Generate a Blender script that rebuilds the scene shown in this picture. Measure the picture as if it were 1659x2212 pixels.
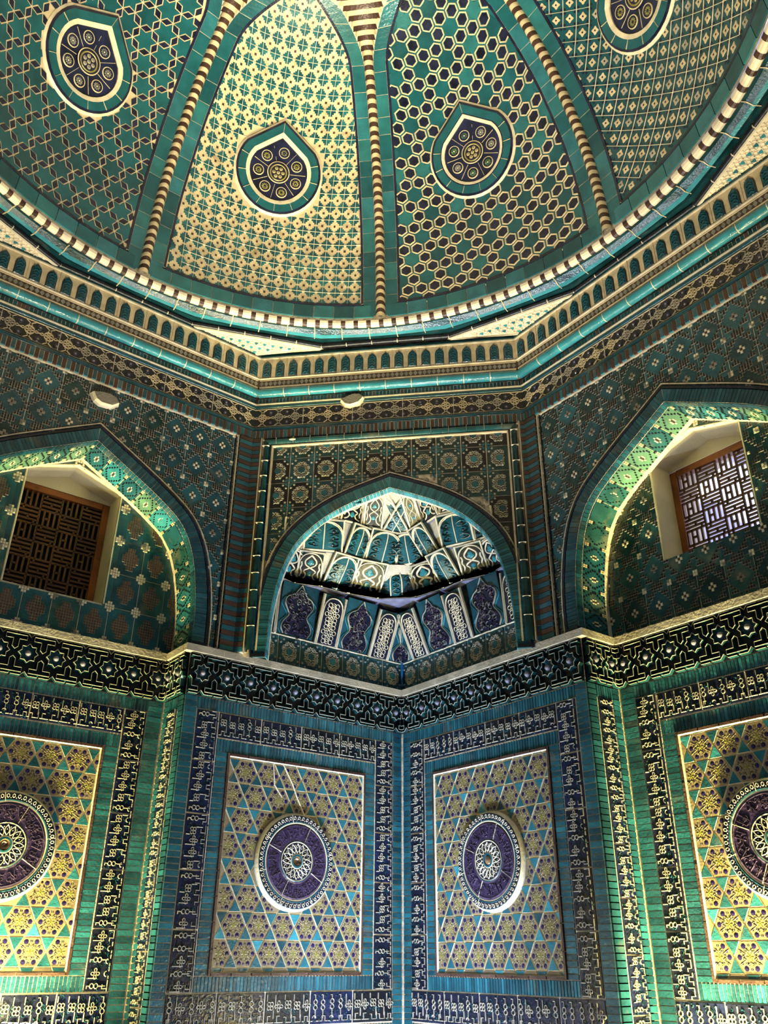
import bpy, math, random
from mathutils import Vector, Matrix
random.seed(7)
for o in list(bpy.data.objects): bpy.data.objects.remove(o)
C = bpy.context.scene.collection
pi = math.pi
# ---------------------------------------------------------------- camera
def cam():
    cd = bpy.data.cameras.new('camera'); co = bpy.data.objects.new('camera', cd); C.objects.link(co)
    yw, pt, rl = map(math.radians, (52.7204, 27.7776, 0.4602))
    fw = Vector((math.cos(yw)*math.cos(pt), math.sin(yw)*math.cos(pt), math.sin(pt)))
    rt = Vector((math.sin(yw), -math.cos(yw), 0)); up = rt.cross(fw)
    r2 = rt*math.cos(rl)+up*math.sin(rl); u2 = -rt*math.sin(rl)+up*math.cos(rl)
    m = Matrix((r2, u2, -fw)).transposed().to_4x4(); m.translation = Vector((-1.3136, -2.27, 1.5))
    co.matrix_world = m
    cd.sensor_fit = 'VERTICAL'; cd.sensor_height = 24; cd.lens = 1827.011/2212*24; cd.clip_start = .02
    bpy.context.scene.camera = co
cam()
sc = bpy.context.scene
sc.view_settings.view_transform = 'Standard'; sc.view_settings.look = 'None'
sc.view_settings.gamma = 1; sc.view_settings.exposure = 0.4
# ---------------------------------------------------------------- world: daylight outside the window and the added back opening
w = bpy.data.worlds.new('world'); sc.world = w; w.use_nodes = True
nt = w.node_tree; bg = nt.nodes['Background']
tc = nt.nodes.new('ShaderNodeTexCoord'); nz = nt.nodes.new('ShaderNodeTexNoise'); nz.inputs['Scale'].default_value = 14
nz.inputs['Detail'].default_value = 1
cr = nt.nodes.new('ShaderNodeValToRGB')
cr.color_ramp.elements[0].position = .50; cr.color_ramp.elements[0].color = (.50, .50, .95, 1)
cr.color_ramp.elements[1].position = .68; cr.color_ramp.elements[1].color = (3.2, 3.4, 4.2, 1)
nt.links.new(tc.outputs['Generated'], nz.inputs['Vector']); nt.links.new(nz.outputs['Fac'], cr.inputs[0])
nt.links.new(cr.outputs[0], bg.inputs[0]); bg.inputs[1].default_value = 1.0
# ---------------------------------------------------------------- lamps (each sits in its own wall-washer housing built further down)
COOL = (.72, .84, 1.0); WARM = (1.0, .86, .32); SOFT = (1.0, .86, .58)
LAMPS = [  # name, x, y, z, length, aim (toward), colour, watts
    ('cool_left', 1.70, 2.12, .50, .9, (1.70, 2.50, 2.6), COOL, 24),
    ('cool_right', 2.12, 1.70, .50, .9, (2.50, 1.70, 2.6), COOL, 20),
    ('cool_corner', 1.62, 1.62, .35, .3, (2.2, 2.2, 4.0), (.62, .80, 1.0), 19),
    ('warm_left', -.12, 2.50, 1.225, .74, (-.02, 2.66, 2.8), WARM, 22),
    ('warm_right', 2.50, 0.20, .80, .74, (2.68, 0.22, 2.8), WARM, 40),
    ('extra_spot_left', .25, 2.53, .3, .3, (.2, 2.66, 4.4), WARM, 48),  # extra lamp added to brighten the left arch soffit
    ('extra_spot_right', 2.53, .25, .3, .3, (2.66, .25, 4.4), WARM, 70),  # its counterpart, added for the right arch soffit
    ('dome_flood', -.3, -.3, .4, .5, (0.1, 0.1, 7.0), SOFT, 92),
]
def lamps():
    for n, x, y, z, ln, aim, col, e in LAMPS:
        l = bpy.data.lights.new(n, 'AREA'); l.shape = 'RECTANGLE'; l.size = ln; l.size_y = .05
        l.energy = e; l.color = col
        if n.startswith('dome'): l.spread = math.radians(72)
        if n == 'cool_corner' or 'spot' in n: l.spread = math.radians(70)
        o = bpy.data.objects.new('lamp_'+n, l); C.objects.link(o)
        p = Vector((x, y, z)); d = (Vector(aim)-p).normalized()
        wall = Vector((1, 0, 0)) if ('left' in n) else Vector((0, 1, 0)) if 'right' in n else Vector((1, -1, 0)).normalized()
        yv = (-d).cross(wall).normalized(); xv = yv.cross(-d)
        m = Matrix((xv, yv, -d)).transposed().to_4x4(); m.translation = p+d*.012
        o.matrix_world = m
lamps()

# ================================================================ materials
MATS = {}
def mat(name, col, rough=.3, var=.35, bump=.12, vscale=9, metal=0, stain=None, coat=0, bscale=70):
    m = bpy.data.materials.new(name); m.use_nodes = True; n = m.node_tree.nodes; L = m.node_tree.links
    b = n['Principled BSDF']; t = n.new('ShaderNodeTexCoord')
    a = n.new('ShaderNodeTexNoise'); a.inputs['Scale'].default_value = vscale; a.inputs['Detail'].default_value = 4
    r = n.new('ShaderNodeValToRGB'); e = r.color_ramp.elements
    e[0].position = .3; e[1].position = .7
    e[0].color = tuple(c*(1-var) for c in col)+(1,); e[1].color = tuple(min(1, c*(1+var)) for c in col)+(1,)
    L.new(t.outputs['Object'], a.inputs['Vector']); L.new(a.outputs['Fac'], r.inputs[0])
    out = r.outputs[0]
    if stain:
        s = n.new('ShaderNodeTexNoise'); s.inputs['Scale'].default_value = stain[1]; s.inputs['Detail'].default_value = 7
        sr = n.new('ShaderNodeValToRGB'); sr.color_ramp.elements[0].position = stain[2]; sr.color_ramp.elements[1].position = stain[2]+.12
        sr.color_ramp.elements[0].color = (0, 0, 0, 1); sr.color_ramp.elements[1].color = (stain[3],)*3+(1,)
        mx = n.new('ShaderNodeMixRGB'); mx.inputs[2].default_value = stain[0]+(1,)
        L.new(t.outputs['Object'], s.inputs['Vector']); L.new(s.outputs['Fac'], sr.inputs[0]); L.new(sr.outputs[0], mx.inputs[0])
        L.new(out, mx.inputs[1]); out = mx.outputs[0]
    L.new(out, b.inputs['Base Color'])
    b.inputs['Roughness'].default_value = rough; b.inputs['Metallic'].default_value = metal
    if coat: b.inputs['Coat Weight'].default_value = coat; b.inputs['Coat Roughness'].default_value = .12
    if bump:
        g = n.new('ShaderNodeTexNoise'); g.inputs['Scale'].default_value = bscale; g.inputs['Detail'].default_value = 3
        bm = n.new('ShaderNodeBump'); bm.inputs['Strength'].default_value = bump; bm.inputs['Distance'].default_value = .01
        L.new(t.outputs['Object'], g.inputs['Vector']); L.new(g.outputs['Fac'], bm.inputs['Height']); L.new(bm.outputs[0], b.inputs['Normal'])
    MATS[name] = m
DUST = (.22, .19, .13)
mat('teal', (.016, .092, .130), .22, .3, .25, stain=(DUST, 5, .6, .35))
mat('teal_deep', (.012, .062, .092), .22, .35, .25, stain=(DUST, 5, .6, .3))
mat('teal_bright', (.022, .135, .185), .2, .25, .25)
mat('teal_green', (.020, .090, .100), .25, .35, .25, stain=(DUST, 6, .55, .5))
mat('turquoise', (.035, .22, .29), .16, .25, .25)
mat('sage', (.10, .22, .16), .3, .3, .2)
mat('dome_teal', (.010, .092, .125), .26, .22, .12)
mat('dome_teal_dark', (.008, .066, .092), .26, .22, .12)
mat('dome_teal_light', (.020, .130, .160), .26, .22, .12)
mat('navy', (.010, .012, .032), .2, .5, .2)
mat('navy_blue', (.010, .014, .052), .2, .5, .2)
mat('black_glaze', (.006, .007, .014), .34, .4, .2)
mat('dark_green', (.006, .036, .045), .22, .5, .25, stain=(DUST, 6, .58, .18))
mat('cream', (.60, .50, .34), .5, .22, .25, 14, stain=((.20, .13, .06), 6, .62, .6))
mat('cream_white', (.72, .64, .50), .4, .2, .2, 14)
mat('grout', (.56, .49, .39), .75, .3, .5, 25, stain=((.2, .16, .11), 9, .58, .6))
mat('mortar', (.30, .26, .20), .8, .4, .6, 20)
mat('pale_stone', (.42, .37, .30), .6, .25, .4, 8)
mat('letter', (.40, .36, .30), .35, .25, .2, 20)
mat('petal', (.20, .20, .18), .3, .35, .25, 20)
mat('brown', (.055, .026, .021), .35, .4, .25)
mat('brown_frame', (.075, .040, .034), .4, .4, .3)
mat('purple', (.030, .018, .058), .25, .4, .3, 25)
mat('purple_relief', (.062, .042, .085), .25, .4, .3, 25)
mat('ochre_line', (.40, .32, .13), .4, .3, .2, 20)
mat('hex_cream', (.20, .155, .10), .38, .25, .2, 8)
mat('dot_blue', (.014, .009, .060), .25, .4, .15)
mat('boss', (.16, .16, .24), .12, .3, .1, 12)
mat('rhomb', (.012, .014, .040), .22, .6, .15, 12)
mat('olive', (.22, .20, .045), .35, .3, .2, 30)
mat('flower_green', (.05, .13, .05), .3, .4, .2, 30)
mat('plaster', (.66, .58, .42), .85, .12, .3, 4)
mat('wood', (.26, .075, .014), .42, .3, .3, 5, stain=((.05, .02, .01), 12, .62, .6))
mat('old_wood', (.125, .050, .018), .5, .4, .3, 9)
mat('dark_void', (.006, .005, .005), .9, .2, 0)
mat('stub_grey', (.24, .22, .18), .9, .25, .5, 8)
mat('stub_plaster', (.72, .64, .50), .85, .2, .4, 8)
mat('metal_housing', (.25, .25, .26), .35, .1, 0, metal=.8)
mat('glass_knob', (.16, .09, .05), .06, .4, .1, 30, coat=1)
mat('blue_drip', (.01, .12, .30), .18, .6, .3, 12)
mat('violet_lit_plaster', (.13, .13, .22), .45, .4, .5, 12)  # plaster with the lamps' blue-violet light put into its colour
mat('floor_tile', (.35, .31, .26), .6, .2, .2, 5)
def emit(name, col, s):
    m = bpy.data.materials.new(name); m.use_nodes = True; b = m.node_tree.nodes['Principled BSDF']
    b.inputs['Base Color'].default_value = (.8, .8, .8, 1); b.inputs['Emission Color'].default_value = col+(1,)
    b.inputs['Emission Strength'].default_value = s; MATS[name] = m
emit('diode_white', (1, .98, .8), 14)

# ================================================================ mesh builder
def area2(p): return sum(p[i][0]*p[(i+1) % len(p)][1]-p[(i+1) % len(p)][0]*p[i][1] for i in range(len(p)))
class MB:
    def __init__(s): s.v = []; s.f = []; s.m = []
    def face(s, pts, m):
        b = len(s.v); s.v += [tuple(p) for p in pts]; s.f.append(tuple(range(b, b+len(pts)))); s.m.append(m)
    def flat(s, p, h, m):
        if area2(p) < 0: p = p[::-1]
        s.face([(x, y, h) for x, y in p], m)
    def prism(s, p, h0, h1, m, bev=.0015, side=None):
        if area2(p) < 0: p = p[::-1]
        n = len(p); cx = sum(q[0] for q in p)/n; cy = sum(q[1] for q in p)/n
        R = max(1e-6, sum(math.hypot(q[0]-cx, q[1]-cy) for q in p)/n); k = max(.3, 1-bev/R)
        b = len(s.v)
        s.v += [(x, y, h0) for x, y in p]+[(cx+(x-cx)*k, cy+(y-cy)*k, h1) for x, y in p]
        for i in range(n):
            j = (i+1) % n; s.f.append((b+i, b+j, b+n+j, b+n+i)); s.m.append(side or m)
        s.f.append(tuple(range(b+n, b+2*n))); s.m.append(m)
    def rect(s, u0, v0, u1, v1, h0, h1, m, bev=.0015, side=None):
        s.prism([(min(u0, u1), min(v0, v1)), (max(u0, u1), min(v0, v1)), (max(u0, u1), max(v0, v1)), (min(u0, u1), max(v0, v1))], h0, h1, m, bev, side)
    def ribbon(s, path, w, h0, h1, m, side=None, closed=False, top=.5):
        P = list(path); n = len(P)
        if n < 2: return
        rows = []
        for i in range(n):
            a = P[i-1] if (i > 0 or closed) else P[i]; c = P[(i+1) % n] if (i < n-1 or closed) else P[i]
            dx, dy = c[0]-a[0], c[1]-a[1]; l = math.hypot(dx, dy) or 1; nx, ny = -dy/l, dx/l; b = len(s.v)
            for k, h in ((-.5, h0), (-.5*top, h1), (.5*top, h1), (.5, h0)): s.v.append((P[i][0]+nx*w*k, P[i][1]+ny*w*k, h))
            rows.append(b)
        for i in range(n if closed else n-1):
            a, c = rows[i], rows[(i+1) % n]
            for k in range(3): s.f.append((a+k, c+k, c+k+1, a+k+1)[::-1] if False else (a+k+1, a+k, c+k, c+k+1)); s.m.append(m if k == 1 else (side or m))
    def cap(s, cx, cy, r, h0, h1, m, n=12, rings=3, sx=1, sy=1, rot=0):
        ca, sa = math.cos(rot), math.sin(rot); rows = []
        for k in range(rings):
            a = k/rings*pi/2; b = len(s.v); rows.append(b)
            for i in range(n):
                t = 2*pi*i/n; x = math.cos(t)*r*math.cos(a)*sx; y = math.sin(t)*r*math.cos(a)*sy
                s.v.append((cx+x*ca-y*sa, cy+x*sa+y*ca, h0+(h1-h0)*math.sin(a)))
        s.v.append((cx, cy, h1)); t = len(s.v)-1
        for k in range(rings-1):
            for i in range(n): j = (i+1) % n; s.f.append((rows[k]+i, rows[k]+j, rows[k+1]+j, rows[k+1]+i)); s.m.append(m)
        for i in range(n): s.f.append((rows[-1]+i, rows[-1]+(i+1) % n, t)); s.m.append(m)
    def ring(s, cx, cy, prof, m, n=48, a0=0, a1=2*pi):   # prof: list of (r,h[,mat])
        full = abs(a1-a0-2*pi) < 1e-6; k = n if full else n+1; rows = []
        for q in prof:
            rows.append(len(s.v))
            for i in range(k): t = a0+(a1-a0)*i/n; s.v.append((cx+math.cos(t)*q[0], cy+math.sin(t)*q[0], q[1]))
        for j in range(len(prof)-1):
            mm = prof[j][2] if len(prof[j]) > 2 else m
            for i in range(n):
                i2 = (i+1) % k; s.f.append((rows[j]+i, rows[j]+i2, rows[j+1]+i2, rows[j+1]+i)); s.m.append(mm)
    def box(s, x0, y0, z0, x1, y1, z1, m):
        b = len(s.v); s.v += [(x, y, z) for z in (z0, z1) for x, y in ((x0, y0), (x1, y0), (x1, y1), (x0, y1))]
        for f in ((3, 2, 1, 0), (4, 5, 6, 7), (0, 1, 5, 4), (1, 2, 6, 5), (2, 3, 7, 6), (3, 0, 4, 7)): s.f.append(tuple(b+i for i in f)); s.m.append(m)
    def tube(s, pts, r, m, n=10, closed=False, mats=None, bulge=None):
        P = [Vector(p) for p in pts]; N = len(P); rows = []
        for i in range(N):
            a = P[i-1] if (i or closed) else P[i]; c = P[(i+1) % N] if (i < N-1 or closed) else P[i]
            d = (c-a).normalized(); ref = Vector((0, 0, 1)) if abs(d.z) < .9 else Vector((1, 0, 0))
            x = d.cross(ref).normalized(); y = d.cross(x); rr = r[i] if isinstance(r, (list, tuple)) else r
            rows.append(len(s.v)); s.v += [tuple(P[i]+x*math.cos(2*pi*k/n)*rr+y*math.sin(2*pi*k/n)*rr) for k in range(n)]
        for i in range(N if closed else N-1):
            a, c = rows[i], rows[(i+1) % N]; mm = mats[i % len(mats)] if mats else m
            for k in range(n): j = (k+1) % n; s.f.append((a+k, a+j, c+j, c+k)); s.m.append(mm)
    def map(s, fn): s.v = [tuple(fn(*p)) for p in s.v]; return s
    def join(s, o, fn=None):
        b = len(s.v); s.v += [tuple(fn(*p)) for p in o.v] if fn else o.v
        s.f += [tuple(b+i for i in f) for f in o.f]; s.m += o.m
    def mesh(s, name, smooth=False):
        me = bpy.data.meshes.new(name); me.from_pydata(s.v, [], s.f)
        used = []
        for q in s.m:
            if q not in used: used.append(q)
        for q in used: me.materials.append(MATS[q])
        me.polygons.foreach_set('material_index', [used.index(q) for q in s.m])
        if smooth: me.polygons.foreach_set('use_smooth', [True]*len(s.f))
        me.update(); return me
def link(name, me, parent=None, mw=None, loc=None):
    o = bpy.data.objects.new(name, me); C.objects.link(o)
    if mw is not None: o.matrix_world = mw
    if parent: o.parent = parent
    if loc: o.location = loc
    return o
def part(name, mb, parent=None, mw=None, smooth=False): return link(name, mb.mesh(name, smooth), parent, mw)
def thing(name, label, cat, mw=None, group=None, kind=None):
    o = bpy.data.objects.new(name, None); o.empty_display_size = .05; C.objects.link(o)
    if mw is not None: o.matrix_world = mw
    return tag(o, label, cat, group, kind)
def tag(o, label=None, cat=None, group=None, kind=None):
    if label: o['label'] = label
    if cat: o['category'] = cat
    if group: o['group'] = group
    if kind: o['kind'] = kind
    return o
def frame(org, u, n):     # u: horizontal axis, n: out of the wall; local (x=u, y=up, z=n)
    u = Vector(u).normalized(); n = Vector(n).normalized(); v = n.cross(u)
    m = Matrix((u, v, n)).transposed().to_4x4(); m.translation = Vector(org); return m
def T(m, x, y, z=0): return m @ Matrix.Translation((x, y, z))
rnd = random.uniform
# key dimensions (metres)
S = 2.5; A = .807; DP = .291; RW = S+DP; OC = 1.10; DF = 2.546
ZL = 3.22; ZLB = 3.175; ZCB = 2.915; ZOCT = 5.56
FL = frame((S, S, 0), (1, 0, 0), (0, -1, 0)); FR = frame((S, S, 0), (0, -1, 0), (-1, 0, 0))          # pier planes, origin at the corner
GL = frame((0, S, 0), (1, 0, 0), (0, -1, 0)); GR = frame((S, 0, 0), (0, -1, 0), (-1, 0, 0))          # same planes, origin mid wall
KL = frame((0, RW, 0), (1, 0, 0), (0, -1, 0)); KR = frame((RW, 0, 0), (0, -1, 0), (-1, 0, 0))        # recess back walls
FD = frame((DF/2**.5, DF/2**.5, 0), (1, -1, 0), (-1, -1, 0))                                         # squinch face of the octagon
ARCH = [(.800, 3.22), (.800, 3.42), (.788, 3.55), (.768, 3.68), (.735, 3.82), (.685, 3.94), (.61, 4.04), (.47, 4.14), (.31, 4.235), (.15, 4.325), (0, 4.41)]
def use_profile(P):
    global HALF, HALFD
    HALF = P; HALFD = dense(P, .02)
def interp(t, xs, ys):
    if t <= xs[0]: return ys[0]
    for i in range(1, len(xs)):
        if t <= xs[i]: return ys[i-1]+(ys[i]-ys[i-1])*(t-xs[i-1])/(xs[i]-xs[i-1])
    return ys[-1]
def dense(P, step):
    out = [P[0]]
    for i in range(1, len(P)):
        a, b = P[i-1], P[i]; l = math.dist(a, b); k = max(1, round(l/step))
        out += [tuple(a[q]+(b[q]-a[q])*j/k for q in range(len(a))) for j in range(1, k+1)]
    return out
def smooth2(P, it=2):
    for _ in range(it):
        Q = [P[0]]
        for i in range(len(P)-1):
            a, b = P[i], P[i+1]; Q += [(a[0]*.75+b[0]*.25, a[1]*.75+b[1]*.25), (a[0]*.25+b[0]*.75, a[1]*.25+b[1]*.75)]
        P = Q+[P[-1]]
    return P
HALF = smooth2(ARCH, 2)
def archz(u):             # intrados height at |u|
    u = abs(u); H = HALF[::-1]
    return interp(u, [p[0] for p in H], [p[1] for p in H]) if u < .7995 else 3.22
def inside_arch(u, z, off=0):
    if z < 3.22-off: return False
    d = abs(u)
    if d > .80+off: return False
    # width at height z
    W = 0
    for i in range(len(HALF)-1):
        if HALF[i][1] <= z-off*.0 <= HALF[i+1][1]:
            k = (z-HALF[i][1])/max(1e-6, HALF[i+1][1]-HALF[i][1]); W = HALF[i][0]+(HALF[i+1][0]-HALF[i][0])*k
    if z <= 3.43: W = .8
    if off:
        # distance to the curve
        m = min(math.hypot(d-p[0], z-p[1]) for p in HALFD)
        return d < W or m < off
    return d < W
HALFD = dense(HALF, .02)
HALF_SIDE, HALFD_SIDE = HALF, HALFD
HALF_SQ = smooth2([(.80, 3.22), (.795, 3.42), (.785, 3.55), (.762, 3.70), (.725, 3.85), (.665, 3.99), (.58, 4.10), (.45, 4.21), (.30, 4.295), (.15, 4.355), (0, 4.41)], 2)

# ================================================================ small pattern pieces
def bricks(mb, u0, v0, u1, v1, along, pitch=.03, mats=('teal',), gap=.003, h0=0, h1=.006, alt=None, jit=.15, skew=0):
    L = (u1-u0) if along == 'u' else (v1-v0); n = max(1, round(abs(L)/pitch)); st = L/n
    run = None
    for i in range(n):
        a = i*st; b = (i+1)*st
        m = alt[i % len(alt)] if alt else random.choice(mats)
        g = gap*.5; hh = h1*(1+rnd(-jit, jit))
        if along == 'u': mb.rect(u0+a+g, v0+g, u0+b-g, v1-g, h0, hh, m)
        else:
            if skew: mb.prism([(u0+g, v0+a+g), (u1-g, v0+a+g+skew), (u1-g, v0+b-g+skew), (u0+g, v0+b-g)], h0, hh, m)
            else: mb.rect(u0+g, v0+a+g, u1-g, v0+b-g, h0, hh, m)
TEALS = ('teal', 'teal', 'teal_deep', 'teal', 'teal_bright', 'teal_deep')
def loop(cx, cy, r, n=10, sx=1, sy=1, rot=0, a0=0, a1=2*pi):
    out = []
    for i in range(n+1 if a1-a0 < 6.28 else n):
        t = a0+(a1-a0)*i/n; x = math.cos(t)*r*sx; y = math.sin(t)*r*sy
        out.append((cx+x*math.cos(rot)-y*math.sin(rot), cy+x*math.sin(rot)+y*math.cos(rot)))
    return out
def kufic(L, H, seed, vert=False):
    """a relief tile of knotted kufic letters; horizontal L x H, or the same turned by 90 degrees"""
    rg = random.Random(seed); mb = MB(); g = .0035
    mb.rect(g, g, L-g, H-g, 0, .005, rg.choice(['navy', 'navy', 'black_glaze', 'navy_blue']), .002)
    b0 = .005; k = H/.155
    def rib(p, w=.0052, h=.0105, m='letter', c=False): mb.ribbon(p, w, b0, h, m, 'letter', c, .45)
    for _ in range(int(L*150)):      # scrolls in the ground
        x, y = rg.uniform(.012, L-.012), rg.uniform(.012, H-.012); a = rg.uniform(0, 6.28); r = rg.uniform(.005, .011)
        mb.ribbon(loop(x, y, r, 5, a0=a, a1=a+rg.uniform(2.5, 4.5)), .003, b0, .0078, rg.choice(['dark_green', 'teal_deep', 'teal_green', 'teal', 'navy_blue', 'dark_green']), None, False, .4)
    n = max(1, round(L/.062)); st = L/n
    for i in range(n):
        x = st*(i+.5)+rg.uniform(-.004, .004); y = H*.60+rg.uniform(-.006, .006); r = .0125*k
        t = rg.randrange(3)
        if t == 0:                   # figure eight
            rib(loop(x, y+r*1.0, r*.92, 9), c=True); rib(loop(x, y-r*1.0, r*.92, 9), c=True)
            rib([(x, y+r*2), (x, H-.016), (x-st*.22, H-.016)]); rib([(x, y-r*2), (x, .03)])
        elif t == 1:                 # four-loop knot
            for a in range(4): rib(loop(x+math.cos(a*pi/2+.78)*r, y+math.sin(a*pi/2+.78)*r, r*.72, 8), c=True)
            rib([(x-r*1.6, y+r*1.6), (x-r*1.6, H-.012)]); rib([(x+r*1.6, y-r*1.5), (x+r*1.6, .035)])
        else:
            for a in range(4): rib(loop(x+math.cos(a*pi/2)*r*1.25, y+math.sin(a*pi/2)*r*1.25, r*.7, 8, sx=1.1, sy=.85, rot=a*pi/2), c=True)
            rib([(x-st*.36, y-r), (x-st*.36, H-.014)])
        bx = st*i; q = rg.randrange(4); lo, hi = H*.12, H*.27
        if q == 0: rib([(bx+.004, lo), (bx+st*.35, lo), (bx+st*.35, hi), (bx+st*.7, hi), (bx+st*.7, lo), (bx+st*.98, lo)])
        elif q == 1: rib([(bx+.002, hi), (bx+st*.3, hi), (bx+st*.3, lo), (bx+st*.9, lo), (bx+st*.9, hi+.01)])
        elif q == 2:
            rib([(bx+.004, lo), (bx+st*.96, lo)]); rib([(bx+st*.3, lo), (bx+st*.3, hi+.006), (bx+st*.62, hi+.006)])
        else:
            rib(loop(bx+st*.45, lo+.014, .011, 8, a0=0, a1=pi)); rib([(bx+.003, lo), (bx+st*.28, lo)]); rib([(bx+st*.64, lo), (bx+st*.98, lo)])
    if vert: mb.map(lambda x, y, z: (H-y, x, z))
    return mb
KH = [kufic(.28, .155, 100+i).mesh('inscription_tile') for i in range(7)]
KV = [kufic(.283, .15, 200+i, True).mesh('inscription_tile') for i in range(7)]
KN = [kufic(.283, .135, 300+i, True).mesh('inscription_tile') for i in range(4)]
def place(parent, me, x, y, h, sx=1, sy=1, name='inscription_tile'):
    o = link(name, me, parent); o.location = (x, y, h); o.scale = (sx, sy, 1); return o

# ================================================================ structure
def structure():
    # pier planes and the ashlar core behind the tiles
    for nm, F, sg in (('wall_left', FL, -1), ('wall_right', FR, 1)):
        m = MB(); e = S-A
        m.rect(0, 0, sg*e, ZL, -.25, 0, 'grout', 0)
        o = part(nm, m, None, F); tag(o, 'lower corner pier of the %s wall behind the tiled panel' % nm[5:], 'wall', kind='structure')
        m = MB(); m.box(sg*e-(.0 if sg < 0 else .0), 0, -.25, sg*(e)+sg*-.001, ZL, 0, 'grout')
        # the side of the pier that turns into the recess
        m = MB(); u = sg*e
        pts = [(u, 0, 0), (u, 0, -DP-.02), (u, ZL, -DP-.02), (u, ZL, 0)]
        m.face(pts if sg > 0 else pts[::-1], 'grout')
        o = part(nm+'_return', m, None, F); o.name = nm+'_return'; tag(o, 'narrow return of the %s pier into the side recess' % nm[5:], 'wall', kind='structure')
    for nm, K, side in (('wall_left_recess', KL, 'left'), ('wall_right_recess', KR, 'right')):
        cxw, hw, zb, zs, za = WIN[side]
        m = MB()
        m.flat([(-.9, 0), (.9, 0), (.9, zb), (-.9, zb)], 0, 'grout')
        m.flat([(-.9, zb), (cxw-hw, zb), (cxw-hw, 4.7), (-.9, 4.7)], 0, 'grout'); m.flat([(cxw+hw, zb), (.9, zb), (.9, 4.7), (cxw+hw, 4.7)], 0, 'grout')
        m.flat([(cxw-hw, zs), (cxw, za), (cxw, 4.7), (cxw-hw, 4.7)], 0, 'mortar'); m.flat([(cxw, za), (cxw+hw, zs), (cxw+hw, 4.7), (cxw, 4.7)], 0, 'mortar')
        part(nm, m, None, K); tag(bpy.data.objects[nm], 'back wall of the arched recess in the %s wall' % side, 'wall', kind='structure')
    # octagon walls with arch openings
    for nm, G, hw in (('wall_left_upper', GL, OC), ('wall_right_upper', GR, OC), ('wall_corner', FD, .992)):
        use_profile(HALF_SQ if nm == 'wall_corner' else HALF_SIDE)
        m = MB(); us = [-hw]+[-.8]+[p for p in [-q[0] for q in HALFD] if -.8 < p < 0]+[0]; us = sorted(set(us+[-q for q in us]))
        for a, b in zip(us, us[1:]):
            za = archz(a) if abs(a) < .8 else (3.0 if nm == 'wall_corner' else ZL); zb = archz(b) if abs(b) < .8 else za
            if abs(a) == .8 and abs(b) < .8: za = 3.43
            if abs(b) == .8 and abs(a) < .8: za, zb = archz(a), 3.43
            if abs(a) >= .8 and abs(b) >= .8: za = zb = ZL-.02
            if nm == 'wall_corner': za, zb = za-.0, zb-.0; a, b = (a+.03 if a > -.99 else a), (b+.03 if b < .99 else b)
            m.flat([(a, za), (b, zb), (b, 5.6), (a, 5.6)], 0, 'grout')
        if nm == 'wall_corner': pass
        o = part(nm, m, None, G)
        tag(o, {'wall_left_upper': 'upper octagon wall above the left recess arch', 'wall_right_upper': 'upper octagon wall above the right recess arch', 'wall_corner': 'upper octagon wall set across the corner above the squinch'}[nm], 'wall', kind='structure')
    # inner faces of the corner behind the squinch, z 3.2 - 4.5
    for nm, F, sg in (('wall_left_corner', FL, -1), ('wall_right_corner', FR, 1)):
        m = MB(); m.rect(0, ZL-.01, sg*1.42, 4.6, -.01, 0, 'mortar', 0); o = part(nm, m, None, F); tag(o, 'wall of the corner inside the squinch on the %s' % nm.split('_')[1], 'wall', kind='structure')
    # the rest of the chamber, plain, with an opening added behind the camera for fill daylight
    m = MB()
    for a in (0, 1):                 # far ends of the two seen walls
        m2 = MB(); m2.rect(-S, 0, -A, ZL, -.25, 0, 'teal_deep', 0); m2.rect(-S, ZL, -OC, 5.6, -.25, 0, 'teal_deep', 0)
        m2.face([(-A, 0, 0), (-A, ZL, 0), (-A, ZL, -DP-.02), (-A, 0, -DP-.02)], 'teal_deep')
        M = GL if a == 0 else GR @ Matrix.Rotation(pi, 4, 'Y') @ Matrix.Scale(1, 4)
        if a == 0: m.join(m2, lambda x, y, z: tuple(GL @ Vector((x, y, z))))
        else: m.join(m2, lambda x, y, z: tuple(GR @ Vector((-x, y, z))))
    tag(part('wall_far_ends', m), 'plain glazed far ends of the left and right walls', 'wall', kind='structure')
    m = MB(); m.box(-S-.3, -S-.3, 0, -.7, -S, 5.6, 'teal_deep'); m.box(.7, -S-.3, 0, S+.3, -S, 5.6, 'teal_deep'); m.box(-.7, -S-.3, 2.3, .7, -S, 5.6, 'teal_deep')
    tag(part('wall_back', m), 'plain wall behind the viewer with an opening added for fill daylight', 'wall', kind='structure')
    m = MB(); m.box(-S-.3, -S, 0, -S, S+.3, 5.6, 'teal_deep'); tag(part('wall_side', m), 'plain wall on the far left of the viewer', 'wall', kind='structure')
    m = MB()
    for q in (3, 5, 7):              # other corner faces
        a = q*pi/4; c = Vector((math.cos(a), math.sin(a), 0)); t = Vector((-c.y, c.x, 0))
        P = [c*DF+t*1.0, c*DF-t*1.0]; m.face([(P[0].x, P[0].y, 3.2), (P[1].x, P[1].y, 3.2), (P[1].x, P[1].y, 5.6), (P[0].x, P[0].y, 5.6)], 'teal_deep')
    tag(part('wall_other_corners', m), 'plain faces across the three unseen corners', 'wall', kind='structure')
    m = MB(); m.box(-3.2, -3.2, -.1, 3.2, 3.2, 0, 'floor_tile'); tag(part('floor', m), 'pale stone floor of the chamber', 'floor', kind='structure')
use_profile(HALF_SIDE)
WIN = {'left': (0.0, .312, 3.465, 4.262, 4.375), 'right': (-.05, .312, 3.60, 4.28, 4.375)}
structure()
use_profile(HALF_SIDE)

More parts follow.
